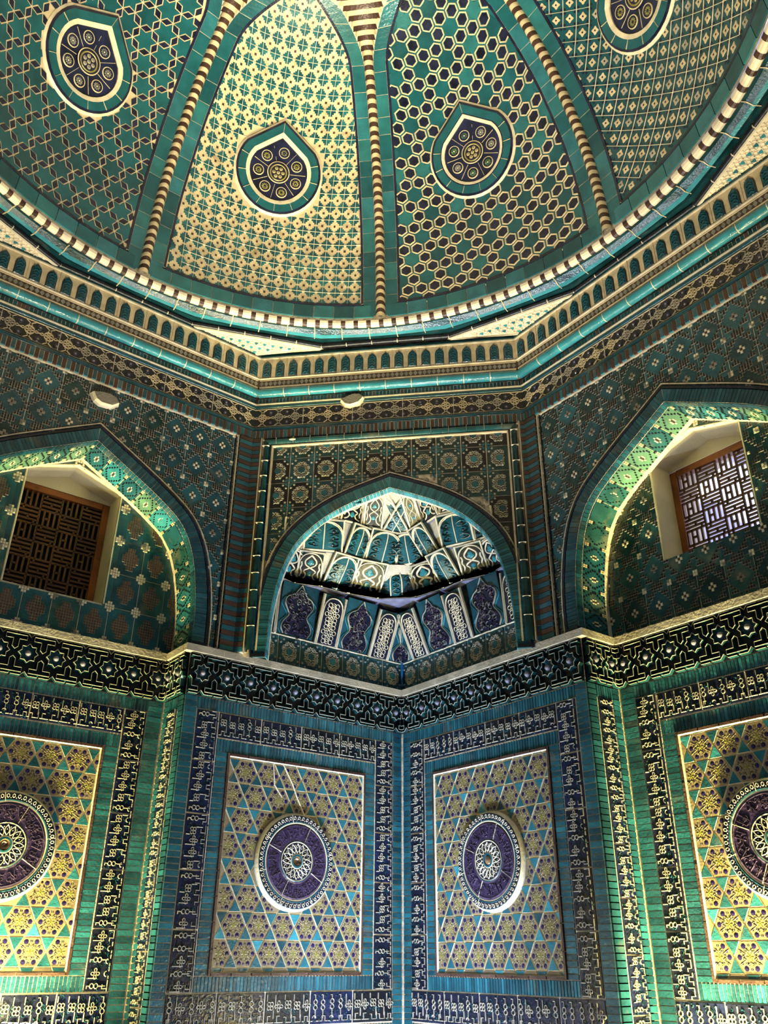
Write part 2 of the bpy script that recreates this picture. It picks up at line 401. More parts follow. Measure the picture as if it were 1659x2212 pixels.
# ================================================================ lower zone: tiled niche panels
def hex_field(u0, v0, u1, v1, cx, cz, rr):
    """flat-topped hexagons with small flowers and turquoise triangles between them"""
    mb = MB(); mb.flat([(u0, v0), (u1, v0), (u1, v1), (u0, v1)], 0, 'grout'); a = .0815; g = .0035; rg = random.Random(int(u0*100)+5)
    def clip(poly):
        P = poly
        for ax, lim, sg in ((0, u0, 1), (0, u1, -1), (1, v0, 1), (1, v1, -1)):
            Q = []
            for i in range(len(P)):
                p, q = P[i], P[(i+1) % len(P)]; dp, dq = (p[ax]-lim)*sg, (q[ax]-lim)*sg
                if dp >= 0: Q.append(p)
                if dp*dq < 0: t = dp/(dp-dq); Q.append((p[0]+(q[0]-p[0])*t, p[1]+(q[1]-p[1])*t))
            P = Q
            if len(P) < 3: return None
        return P
    def keep(x, y, m=0): return math.hypot(x-cx, y-cz) > rr+m
    rows = int((v1-v0)/(a*3**.5))+3
    for j in range(-1, rows):
        y = v0+.09+j*a*3**.5
        for i in range(-2, int((u1-u0)/(2*a))+3):
            x = u0+(i+.5*(j % 2))*2*a+.03
            if u0-a < x < u1+a and v0-a < y < v1+a and keep(x, y, -.09):
                H = [(x+math.cos(k*pi/3)*(a-g), y+math.sin(k*pi/3)*(a-g)) for k in range(6)]; P = clip(H)
                if P: mb.prism(P, 0, .0045, 'hex_cream', .002, 'ochre_line')
                inn = lambda p: u0+.006 < p[0] < u1-.006 and v0+.006 < p[1] < v1-.006 and keep(p[0], p[1], .0)
                for k in range(6):
                    t = k*pi/3+pi/6*0; c, s_ = math.cos(t), math.sin(t)
                    # two blue petals on each diagonal and one black curl
                    for d, r, sx in ((a*.67, .0128, .95), (a*.42, .0062, .8)):
                        px, py = x+c*d, y+s_*d
                        if inn((px, py)):
                            if sx > .9: mb.cap(px, py, r, .0045, .0062, 'dot_blue', 7, 1, 1, 1.05, t)
                            else: mb.ribbon(loop(px+c*.005, py+s_*.005, .0095, 4, a0=t+1.9, a1=t+4.4), .0062, .0045, .0058, 'black_glaze', None, False, .6)
                    p = (x+math.cos(t+pi/6)*a*.27, y+math.sin(t+pi/6)*a*.27); q = (x+math.cos(t)*a*.52, y+math.sin(t)*a*.52); r_ = (x+math.cos(t+pi/3)*a*.52, y+math.sin(t+pi/3)*a*.52)
                    e = (x+math.cos(t+pi/6)*a*.80, y+math.sin(t+pi/6)*a*.80)
                    if inn(p) and inn(q) and inn(r_): mb.ribbon([q, p, r_], .0028, .0045, .006, 'ochre_line', None, False, .5)
                    if inn(p) and inn(e): mb.ribbon([p, e], .0025, .0045, .006, 'ochre_line', None, False, .5)
                    f = (x+math.cos(t)*a*.24, y+math.sin(t)*a*.24)
                    if inn(f): mb.ribbon([(x, y), f], .007, .0045, .0056, 'olive', None, False, .5)
                    w_ = (x+math.cos(t+pi/6)*a*.62+0, y+math.sin(t+pi/6)*a*.62)
                    if inn(w_) : mb.cap(w_[0], w_[1], .0078, .0045, .0056, 'black_glaze' if k % 2 else 'dot_blue', 5, 1)
            for s_ in (1, -1):       # triangles
                tx, ty = x+a, y+s_*a*3**.5/3*1.0
                R = a/3**.5-g*1.3
                tri = [(tx+math.cos(pi/2*s_+k*2*pi/3+pi)*R, ty-0+math.sin(pi/2*s_+k*2*pi/3+pi)*R) for k in range(3)]
                if keep(tx, ty, -.05):
                    P = clip(tri)
                    if P: mb.prism(P, 0, .0055, rg.choice(['teal', 'teal_bright', 'teal', 'turquoise' if rg.random() < .3 else 'teal_deep']), .002, 'cream')
    return mb
def roundel(F, x, z, label, knob):
    t = thing('ceramic_roundel', label, 'roundel', T(F, x, z, .004) @ Matrix.Diagonal((1, 1, .62, 1)), 'carved roundels in the niche panels')
    m = MB(); m.ring(0, 0, [(.282, -.004), (.280, .012), (.266, .050)], 'cream_white', 64); part('plaster_rim', m, t)
    m = MB(); m.ring(0, 0, [(.266, .050, 'dark_green'), (.262, .054, 'navy'), (.232, .055, 'teal_deep'), (.228, .058, 'teal_deep'), (.222, .055, 'cream'), (.216, .052)], 'navy', 64)
    for i in range(52):              # ring of little loops
        a = i*2*pi/52; c, s_ = math.cos(a), math.sin(a)
        m.ribbon(loop(c*.249, s_*.249, .0075, 6, sx=1.3, rot=a), .0042, .054, .061, 'cream_white', None, True, .4)
        m.cap(math.cos(a+.06)*.238, math.sin(a+.06)*.238, .004, .054, .059, 'cream_white', 5, 1)
    for a in (.2, .95, 1.75, 2.6, 3.4, 4.3, 5.2): m.ribbon([(math.cos(a)*.222, math.sin(a)*.222), (math.cos(a)*.265, math.sin(a)*.265)], .005, .053, .058, 'grout')
    part('beaded_ring', m, t)
    m = MB(); m.ring(0, 0, [(.218, .050, 'purple_relief'), (.208, .054, 'purple'), (.126, .052, 'purple_relief'), (.118, .055, 'purple')], 'purple', 64); rg = random.Random(int(x*99)+3)
    for i in range(150):
        a = rg.uniform(0, 6.283); r = rg.uniform(.138, .198); px, py = math.cos(a)*r, math.sin(a)*r; b = rg.uniform(0, 6.28)
        m.ribbon(loop(px, py, rg.uniform(.007, .013), 5, a0=b, a1=b+rg.uniform(2.2, 4.4)), .0042, .052, .0595, 'purple_relief', None, False, .4)
    for i in range(26):              # tall slanting letters
        a = i*2*pi/26+rg.uniform(-.05, .05); b = a+rg.uniform(-.12, .16); r0, r1 = rg.uniform(.134, .15), rg.uniform(.185, .203)
        m.ribbon([(math.cos(a)*r0, math.sin(a)*r0), (math.cos(b)*r1, math.sin(b)*r1)], .0045, .052, .0605, 'purple_relief', None, False, .4)
    m.ribbon(loop(0, 0, .205, 48), .0045, .052, .059, 'purple_relief', None, True, .5)
    for a in (1.15, 2.75, 4.25, 5.75): m.ribbon([(math.cos(a)*.122, math.sin(a)*.122), (math.cos(a)*.215, math.sin(a)*.215)], .0045, .051, .0595, 'grout')
    part('inscription_ring', m, t)
    m = MB(); m.ring(0, 0, [(.118, .050, 'teal_deep'), (.112, .058, 'cream'), (.107, .055, 'navy'), (.045, .054, 'cream'), (.040, .060, 'teal'), (.030, .062, 'teal_deep'), (.026, .050)], 'navy', 48)
    for i in range(16):              # petals
        a = i*2*pi/16
        for w_ in (-1, 1):
            m.ribbon([(math.cos(a+w_*q)*r, math.sin(a+w_*q)*r) for q, r in ((.0, .048), (.17, .066), (.15, .082), (.0, .102))], .0045, .054, .062, 'cream_white', None, False, .45)
        m.cap(math.cos(a)*.078, math.sin(a)*.078, .0035, .054, .060, 'cream_white', 5, 1); m.cap(math.cos(a+.196)*.092, math.sin(a+.196)*.092, .0045, .054, .061, 'cream_white', 6, 1)
    part('rosette', m, t)
    m = MB()
    if knob: m.cap(0, 0, .028, .045, .075, 'glass_knob', 14, 5)
    else: m.ring(0, 0, [(.028, .060), (.022, .045), (.014, .03), (.0, .03)], 'glass_knob', 20); m.ribbon(loop(0, .002, .014, 6, a0=.6, a1=2.6), .008, .035, .052, 'cream_white')  # cream arc in the hole is a painted glint
    part('glass_knob' if knob else 'hanging_hole', m, t, smooth=True)

ORD = ['topmost', 'second from top', 'third from top', 'fourth from top', 'fifth from top', 'sixth from top']
def band(F, u0, z0, u1, z1, vert, label, seed):
    """a strip of inscription tiles; each tile its own part"""
    t = thing('inscription_band', label, 'inscription', T(F, min(u0, u1), z0, 0), 'kufic inscription bands')
    W, H = abs(u1-u0), z1-z0; rg = random.Random(seed); base = MB(); base.rect(0, 0, W, H, 0, .003, 'grout', .001); part('bedding', base, t)
    if vert:
        n = max(1, round(H/.283)); me = KV if W > .14 else KN; w0 = .15 if W > .14 else .135
        for i in range(n): place(t, rg.choice(me), .002, H*i/n, .003, (W-.004)/w0, H/n/.283)
    else:
        n = max(1, round(W/.28))
        for i in range(n): place(t, rg.choice(KH), W*i/n, .002, .003, W/n/.28, (H-.004)/.155)
def framed_panel(F, sg, s, zs, names, rk, cxr, seed, off=0):
    """s: distances of the nested frames from the corner, ordered inner to outer"""
    (b0, i0, c0, f0, f1, c1, i1, b1) = s; zc, zi, zf, zp, zpb, zfb, zib = zs
    U = lambda q: sg*q+off
    side = names
    t = thing('tile_border', 'turquoise brick border around the %s' % side, 'border', T(F, 0, 0, 0), 'turquoise brick borders')
    m = MB()                         # outer border: two uprights and a top
    bricks(m, min(U(b0), U(i0)), .9, max(U(b0), U(i0)), zc, 'v', .033, TEALS, h1=.006, gap=.005)
    bricks(m, min(U(i1), U(b1)), .9, max(U(i1), U(b1)), zc, 'v', .033, TEALS, h1=.006, gap=.005)
    bricks(m, min(U(i0), U(i1)), zi, max(U(i0), U(i1)), zc, 'u', .022, TEALS, h1=.006, gap=.005)
    bricks(m, min(U(i0), U(i1)), 1.07, max(U(i0), U(i1)), 1.148, 'u', .022, TEALS, h1=.006, gap=.005)
    part('outer_bricks', m, t)
    m = MB()
    bricks(m, min(U(c0), U(f0)), zpb, max(U(c0), U(f0)), zp, 'v', .03, TEALS, h1=.006, gap=.005)
    bricks(m, min(U(f1), U(c1)), zpb, max(U(f1), U(c1)), zp, 'v', .03, TEALS, h1=.006, gap=.005)
    bricks(m, min(U(c0), U(c1)), zp, max(U(c0), U(c1)), zf, 'u', .022, TEALS, h1=.006, gap=.005)
    bricks(m, min(U(c0), U(c1)), zfb, max(U(c0), U(c1)), zpb, 'u', .022, TEALS, h1=.006, gap=.005)
    part('inner_bricks', m, t)
    near, far = ('upright nearest the corner', 'upright on the outer edge') if off == 0 else ('right-hand upright', 'left-hand upright')
    band(F, U(i0), zfb, U(c0), zi, True, 'kufic band, %s, %s' % (near, side), seed)
    band(F, U(c1), zfb, U(i1), zi, True, 'kufic band, %s, %s' % (far, side), seed+1)
    band(F, U(c0), zf, U(c1), zi, False, 'kufic band across the top of the %s' % side, seed+2)
    band(F, U(i0), zib, U(i1), zfb, False, 'bold-knotted kufic band below the %s' % side, seed+3)
    # recessed field with brown frame
    t = thing('niche_mosaic', 'hexagon and turquoise triangle mosaic, %s' % side, 'mosaic', T(F, 0, 0, 0), 'hexagon mosaic panels')
    a, b = min(U(f0), U(f1)), max(U(f0), U(f1)); m = MB(); w_ = .017
    for (p, q, r_, v) in ((a, zpb, a+w_, zp), (b-w_, zpb, b, zp), (a+w_, zp-w_, b-w_, zp), (a+w_, zpb, b-w_, zpb+w_)):
        al = 'v' if v-q > r_-p else 'u'; bricks(m, p, q, r_, v, al, .13, ('brown_frame', 'brown_frame', 'brown'), h0=-.02, h1=.014)
    part('brown_frame', m, t)
    m = MB()                         # plaster slopes down to the field
    aa, bb, z0, z1 = a+w_, b-w_, zpb+w_, zp-w_; d = .008
    o_ = [(aa, z0), (bb, z0), (bb, z1), (aa, z1)]; i_ = [(aa+d, z0+.004), (bb-d, z0+.004), (bb-d, z1-d), (aa+d, z1-d)]
    for k in range(4):
        j = (k+1) % 4; m.face([(*o_[k], .013), (*o_[j], .013), (*i_[j], -.001), (*i_[k], -.001)], 'cream_white')
    part('plaster_edge', m, t)
    m = hex_field(aa+d, z0+.004, bb-d, z1-d, cxr, 2.015, .29); m.map(lambda x, y, z: (x, y, z+.0008)); part('hexagon_field', m, t)
    return t
PZ = (2.915, 2.84, 2.68, 2.602, 1.402, 1.324, 1.150)
for F, sg, nm, seed, kn in ((FL, -1, 'panel on the left side of the corner', 11, False), (FR, 1, 'panel on the right side of the corner', 31, True)):
    t = framed_panel(F, sg, (.012, .09, .245, .327, 1.375, 1.454, 1.608, 1.693), PZ, nm, kn, sg*.857, seed)
    roundel(F, sg*.857, 2.015, ('purple-ringed roundel with a dark central hole, left of the corner' if not kn else 'purple-ringed roundel with a brown glass knob, right of the corner'), kn)
# mended crack in the left panel
m = MB(); 
for p in ([(-.98, 2.59), (-.90, 2.47), (-.86, 2.39), (-.80, 2.29)], [(-1.05, 2.59), (-1.03, 2.45), (-.97, 2.38)]): m.ribbon(dense(p, .03), .009, .004, .010, 'cream_white')
part('mortar_crack', m, None, FL); tag(bpy.data.objects['mortar_crack'], 'pale mended crack running down the mosaic of the left corner panel', 'crack')
for K, nm, seed, kn in ((KL, 'panel in the left recess', 51, False), (KR, 'panel in the right recess', 71, False)):
    framed_panel(K, -1, (-.795, -.70, -.552, -.464, .464, .552, .70, .795), PZ, nm, kn, 0.0001, seed, off=0.00001)
    roundel(K, 0, 2.015, 'yellow-lit roundel in the %s' % nm.replace('panel in the ', ''), kn)
# returns of the piers
for side, F, sg in (('left', FL, -1), ('right', FR, 1)):
    org = F @ Vector((sg*1.693, 0, 0)); nrm = F.to_3x3() @ Vector((sg, 0, 0)); dirn = F.to_3x3() @ Vector((0, 0, -1))   # into the recess
    u = dirn if (nrm.cross(dirn)).z > 0 else -dirn; q = 1 if u == dirn else -1
    G = frame(org, u, nrm)
    t = thing('tile_border', 'narrow turquoise brick border on the %s pier return' % side, 'border', G, 'turquoise brick borders'); m = MB()
    for a, b in ((.0, .078), (.222, .285)): bricks(m, min(q*a, q*b), .9, max(q*a, q*b), 2.84 if 0 else 2.915, 'v', .033, TEALS, h1=.006, gap=.005)
    bricks(m, min(q*.078, q*.222), 2.84, max(q*.078, q*.222), 2.915, 'u', .022, TEALS, h1=.006, gap=.005); part('brick_courses', m, t)
    band(G, q*.078, .99, q*.222, 2.84, True, 'slim inscription band on the %s pier return' % side, 90+q)

# ================================================================ carved cornice with bosses
def cornice_mesh(n, pitch):
    L = n*pitch; m = MB(); z0, z1 = ZCB, ZLB; H = z1-z0; cz = 3.052
    m.flat([(0, z0), (L, z0), (L, z1), (0, z1)], .010, 'black_glaze')
    def rb(p, w=.020, h=.034, c=False):
        m.ribbon(p, w, .010, h, 'dark_green', 'dark_green', c, .55); m.ribbon(p, w*.30, h-.001, h+.003, 'letter', 'letter', c, .5)  # pale crest puts the light on the rib edges into the colour
    for i in range(n):
        x = (i+.5)*pitch; r = .043
        st = [(x+math.cos(k*pi/8+pi/8)*(r*1.30 if k % 2 else r*.98), cz+math.sin(k*pi/8+pi/8)*(r*1.30 if k % 2 else r*.98)) for k in range(16)]
        m.prism([(x+(p[0]-x)*.98, cz+(p[1]-cz)*.98) for p in st], .010, .020, 'teal_deep', .004); rb(st, .016, .036, True)
    for i in range(n+1):
        x = i*pitch
        for s_, base in ((1, z1-.022), (-1, z0+.022)):   # T and inverted T between the bosses
            def Q(pts): return [(min(L-.002, max(.002, x+a)), base-s_*b) for a, b in pts]
            if 0 < i < n:
                rb(Q([(-.060, 0), (.060, 0), (.060, .026), (.017, .026), (.017, .072), (0, .088), (-.017, .072), (-.017, .026), (-.060, .026)]), .013, .034, True)
            elif i == 0: rb(Q([(0, 0), (.060, 0), (.060, .026), (.017, .026), (.017, .072), (0, .088)]), .013, .034)
            else: rb(Q([(0, 0), (-.060, 0), (-.060, .026), (-.017, .026), (-.017, .072), (0, .088)]), .013, .034)
        if i < n:                     # chevron edging
            c = x+pitch/2; rb([(x+.004, z0+.006), (c-.022, z0+.006), (c, z0+.030), (c+.022, z0+.006), (x+pitch-.004, z0+.006)], .009, .03)
            rb([(x+.004, z1-.006), (c-.018, z1-.006), (c, z1-.028), (c+.018, z1-.006), (x+pitch-.004, z1-.006)], .009, .03)
    return m
def cornice(F, u0, u1, n, label, me0=[None], ext=.0, e0=0, e1=0):
    W = u1-u0; pitch = W/n
    t = thing('carved_cornice', label, 'cornice', T(F, u0, 0, 0), 'carved cornice with glazed bosses')
    part('carved_lattice', cornice_mesh(n, pitch), t)
    m = MB(); k = max(1, round(W/.21))
    m.box(-e0, ZLB, -.01, W+e1, ZL, .046, 'pale_stone')
    for i in range(1, k): x = W*i/k; m.ribbon([(x, ZLB+.002), (x, ZL-.002)], .003, .046, .0475, 'grout')
    part('ledge', m, t)
    for i in range(n):
        b = MB(); b.cap(0, 0, .0205, .018, .050, 'boss', 14, 4); o = part('boss', b, t, smooth=True) if i == 0 else link('boss', me, t)
        me = o.data; o.location = ((i+.5)*pitch, 3.052, 0)
cornice(FL, -1.693, 0, 10, 'carved cornice of T shapes and bosses left of the corner', e0=.046)
cornice(FR, 0, 1.693, 10, 'carved cornice of T shapes and bosses right of the corner', e1=.046)
cornice(KL, -.807, .807, 10, 'yellow-lit carved cornice in the left recess')
cornice(KR, -.807, .807, 10, 'yellow-lit carved cornice in the right recess')
GRT = {}
for side, F, sg in (('left', FL, -1), ('right', FR, 1)):
    org = F @ Vector((sg*1.693, 0, 0)); nrm = F.to_3x3() @ Vector((sg, 0, 0)); dirn = F.to_3x3() @ Vector((0, 0, -1))
    u = dirn if (nrm.cross(dirn)).z > 0 else -dirn; q = 1 if u == dirn else -1; G = frame(org, u, nrm); GRT[side] = (G, q)
    cornice(G, min(0, q*.285), max(0, q*.285), 2, 'short carved cornice on the %s pier return' % side)

# ================================================================ diaper tiles of the upper walls
P_CHK = ["..WW.........",  ]
def chk_cells(kind):
    """cells of one 11 x 13 tile: (i, j, colour)"""
    W_, H_ = 11, 13; out = []
    for i in range(W_):
        for j in range(H_):
            dx, dy = abs(i-5), abs(j-6); d = dx+dy
            if kind == 'flower':
                if dx == 0 and dy == 0: out.append((i, j, 'B'))
                elif d == 1 or (dx == 0 and dy == 2 and False): out.append((i, j, 'C'))
                elif d == 6 and (i+j) % 2 == 1: out.append((i, j, 'K'))
                elif d == 5 and dx in (2, 3) and 0: out.append((i, j, 'K'))
                elif dx == 5 and dy == 6: out.append((i, j, 'C'))
                elif d == 7 and dx % 2 == 1 and dx < 5: out.append((i, j, 'K'))
                elif d == 8 and dx % 2 == 0: out.append((i, j, 'K'))
            elif kind == 'cross':
                if (dx <= 1 and dy <= 4) or (dx == 2 and dy <= 2) or (dx == 3 and dy <= 1):
                    out.append((i, j, 'K'))
                elif dx == 5 and dy in (5, 6): out.append((i, j, 'C'))
                elif dx == 4 and dy == 6: out.append((i, j, 'C'))
    return out
CH = {'flower': chk_cells('flower'), 'cross': chk_cells('cross')}
def diaper(mb, u0, u1, v0, v1, tw, th, test, kind='flower', teal=('teal', 'teal_deep', 'teal_green'), h=.003, grey=.3, seed=3, org=(0, 0), cm='cream_white'):
    """teal tile ground is a sheet of small plates; dark and cream chips stand proud of it. test(u,v,margin) says whether a spot is on the wall"""
    rg = random.Random(seed); cw, ch = tw/11, th/13
    i0, i1 = math.floor((u0-org[0])/tw), math.ceil((u1-org[0])/tw); j0, j1 = math.floor((v0-org[1])/th), math.ceil((v1-org[1])/th)
    for ti in range(i0, i1):
        for tj in range(j0, j1):
            x, y = org[0]+ti*tw, org[1]+tj*th; m = rg.choice(teal); dull = rg.random() < grey
            g = .0022
            # ground plates: finer near edges so that the field follows its outline
            cs = [test(x+a*tw, y+b*th, .0) and u0 <= x+a*tw <= u1 and v0 <= y+b*th <= v1 for a in (0, .5, 1) for b in (0, .5, 1)]
            if all(cs): mb.rect(x+g, y+g, x+tw-g, y+th-g, 0, h, m)
            elif any(cs):
                for a in range(11):
                    for b in range(13):
                        p, q = x+(a+.5)*cw, y+(b+.5)*ch
                        if test(p, q, .0) and u0 < p < u1 and v0 < q < v1: mb.flat([(x+a*cw, y+b*ch), (x+(a+1)*cw, y+b*ch), (x+(a+1)*cw, y+(b+1)*ch), (x+a*cw, y+(b+1)*ch)], h, m)
            else: continue
            for i, j, c in CH[kind]:
                px, py = x+(i+.5)*cw, y+(j+.5)*ch
                if not (test(px, py, .008) and u0+.004 < px < u1-.004 and v0+.004 < py < v1-.004): continue
                w_, h_ = cw*.46, ch*.46
                mm = {'K': 'black_glaze' if kind != 'cross' else 'brown_frame', 'C': cm, 'c': cm, 'B': 'brown'}[c]
                if mm == cm and dull: mm = 'petal'
                o_ = 1.06 if kind == 'cross' else 1.12; mb.rect(px-w_*o_, py-h_*o_, px+w_*o_, py+h_*o_, h, h+.0018, 'letter', .0005)
                mb.rect(px-w_*.86, py-h_*.86, px+w_*.86, py+h_*.86, h+.0012, h+.0048, mm, .001)
def on_spandrel(u, v, mg=0): return not inside_arch(u, v, .055+mg)
def spandrel(G, sg, side):
    m = MB(); x0, x1 = -.985, .985
    diaper(m, x0, x1, 3.235, 4.835, .176, .2325, on_spandrel, 'flower', ('teal', 'teal_deep', 'teal_deep', 'dark_green'), seed=5 if side == 'left' else 8, org=(-.985, 4.835-.2325*8), grey=.45)
    o = part('spandrel_mosaic', m, None, G); tag(o, 'teal diaper mosaic with small cream flowers around the %s arch' % side, 'mosaic')
spandrel(GL, 1, 'left'); spandrel(GR, -1, 'right')
def tympanum(K, side, kind):
    cxw, hw, zb, zs, za = WIN[side]
    def test(u, v, mg=0):
        if not inside_arch(u, v, 0.03): return False
        if v < zb-mg or abs(u-cxw) > hw+mg: return True
        return v > zs+(za-zs)*(1-abs(u-cxw)/hw)+mg*1.2 and abs(u-cxw) <= hw
    m = MB(); diaper(m, -.805, .805, 3.225, 4.42, .176, .2325, test, kind, ('teal_green', 'teal', 'teal_deep') if side == 'left' else ('teal_green', 'dark_green', 'teal_deep'), seed=14, org=(-.88+.0, 3.225), grey=.1)
    o = part('tympanum_mosaic', m, None, K); tag(o, {'left': 'teal mosaic with stepped black crosses around the dark window', 'right': 'green teal mosaic with cream flowers around the bright window'}[side], 'mosaic')
tympanum(KL, 'left', 'cross'); tympanum(KR, 'right', 'flower')

# ================================================================ arches
def full(off=0, step=.02):
    """right foot -> apex -> left foot, offset outward; returns points with running length"""
    H = dense(HALF, step); out = []
    for i, p in enumerate(H):
        a = H[max(0, i-1)]; b = H[min(len(H)-1, i+1)]; dx, dy = b[0]-a[0], b[1]-a[1]; l = math.hypot(dx, dy); nx, ny = dy/l, -dx/l
        q = (p[0]+nx*off, p[1]+ny*off)
        if i == len(H)-1: q = (0, p[1]+off/abs(ny) if abs(ny) > .1 else p[1]+off)
        out.append(q)
    return out+[(-x, y) for x, y in out[::-1][1:]]
def arch(G, depth, label, soffit, gname, mats_front, dz=0, zfoot=3.22, soffmats=TEALS, shift=0):
    t = thing('arch_border', label, 'arch', T(G, shift, dz, 0), gname)
    a, b, c = full(0, .024), full(.082, .024), full(.103, .024); n = len(a)
    m = MB()
    for i in range(n-1):
        g = .06
        P = [(a[i][0]+(a[i+1][0]-a[i][0])*g, a[i][1]+(a[i+1][1]-a[i][1])*g), (b[i][0]+(b[i+1][0]-b[i][0])*g, b[i][1]+(b[i+1][1]-b[i][1])*g), (b[i+1][0]+(b[i][0]-b[i+1][0])*g, b[i+1][1]+(b[i][1]-b[i+1][1])*g), (a[i+1][0]+(a[i][0]-a[i+1][0])*g, a[i+1][1]+(a[i][1]-a[i+1][1])*g)]
        m.prism(P, .006, .022*(1+rnd(-.06, .06)), random.choice(mats_front), .0015)
    bed = MB()
    for i in range(n-1): bed.face([(*a[i], .0165), (*a[i+1], .0165), (*b[i+1], .0165), (*b[i], .0165)][::-1], 'grout')
    for i in range(n-1): bed.face([(*b[i], .0), (*b[i], .0165), (*b[i+1], .0165), (*b[i+1], .0)][::-1], 'grout')
    m.join(bed); part('voussoir_bricks', m, t)
    m = MB(); k = 7
    for i in range(0, n-1, k):
        j = min(n-1, i+k); mid = [((b[q][0]+c[q][0])/2, (b[q][1]+c[q][1])/2) for q in range(i, j+1)]
        m.ribbon(mid, .020, 0, .024, random.choice(['black_glaze', 'navy', 'navy']), None, False, .7)
    m.ribbon([(p[0]*1.0, p[1]) for p in full(.118, .05)], .012, 0, .014, 'grout', None, False, .6)
    part('dark_edge', m, t)
    # intrados: brick edge, then patterned soffit
    s = [0]
    for i in range(1, n): s.append(s[-1]+math.dist(a[i], a[i-1]))
    def mp(x, y, z):                 # x along the curve, y depth into the wall, z proud
        x = min(max(x, 0), s[-1]-1e-6); i = max(k for k in range(n) if s[k] <= x) if x < 1e9 else 0; i = min(i, n-2)
        q = (x-s[i])/(s[i+1]-s[i]); px = a[i][0]+(a[i+1][0]-a[i][0])*q; py = a[i][1]+(a[i+1][1]-a[i][1])*q
        dx, dy = a[i+1][0]-a[i][0], a[i+1][1]-a[i][1]; l = math.hypot(dx, dy); nx, ny = -dy/l, dx/l   # toward inside
        return (px+nx*z, py+ny*z, .022-y)
    base = MB()
    for i in range(n-1): base.face([(*a[i], .022), (*a[i+1], .022), (*a[i+1], -depth), (*a[i], -depth)], 'grout')
    st = MB(); nb = round(s[-1]/.026)
    bw = .055 if soffit else min(depth, .06)
    for i in range(nb):
        x0, x1 = s[-1]*i/nb, s[-1]*(i+1)/nb; st.rect(x0+.0016, .002, x1-.0016, bw, 0, .005, random.choice(soffmats), .001)
    if soffit:
        tw = s[-1]/22; sd = 0
        tmp = MB(); rg = random.Random(9)
        for i in range(22):
            ox = i*tw; cw, ch = tw/13, (depth-.085)/10; y0 = .063
            tmp.rect(ox+.002, y0, ox+tw-.002, y0+ch*10, 0, .003, rg.choice(['teal', 'teal_green', 'turquoise', 'sage']), .001)
            for p in range(13):
                for q in range(10):
                    dx, dy = abs(p-6), abs(q-4.5)-.5+0; c_ = None
                    if dx == 0 and dy <= 0: c_ = 'brown'
                    elif dx+dy <= 1: c_ = 'cream_white'
                    elif dx+dy == 5 or (dx+dy == 8 and dx % 2 == 0) : c_ = 'black_glaze'
                    elif dx == 6 and dy >= 3: c_ = 'cream'
                    if c_: tmp.rect(ox+(p+.12)*cw, y0+(q+.1)*ch, ox+(p+.88)*cw, y0+(q+.9)*ch, .003, .006, c_, .0006)
        st.join(tmp)
    part('soffit_backing', base, t); st.map(mp); part('soffit_tiles', st, t)
    # little dark skirting bricks at both feet
    for sx in (-1, 1): m = MB(); m.box(.80 if sx > 0 else -.895, 3.225, .0, .895 if sx > 0 else -.80, 3.245, .028, 'black_glaze'); part('foot_brick', m, t)
arch(GL, DP, 'left recess arch, yellow-lit patterned soffit under dark teal bricks', True, 'pointed arches', ('teal_deep', 'teal_deep', 'teal'))
arch(GR, DP, 'right recess arch, green-yellow soffit beside the bright window', True, 'pointed arches', ('teal_deep', 'teal_deep', 'teal'))
use_profile(HALF_SQ)
arch(FD, .075, 'central squinch arch of turquoise bricks across the corner', False, 'pointed arches', ('teal', 'teal_bright', 'teal'), dz=-.03, shift=.03, soffmats=('turquoise', 'turquoise', 'teal_bright'))

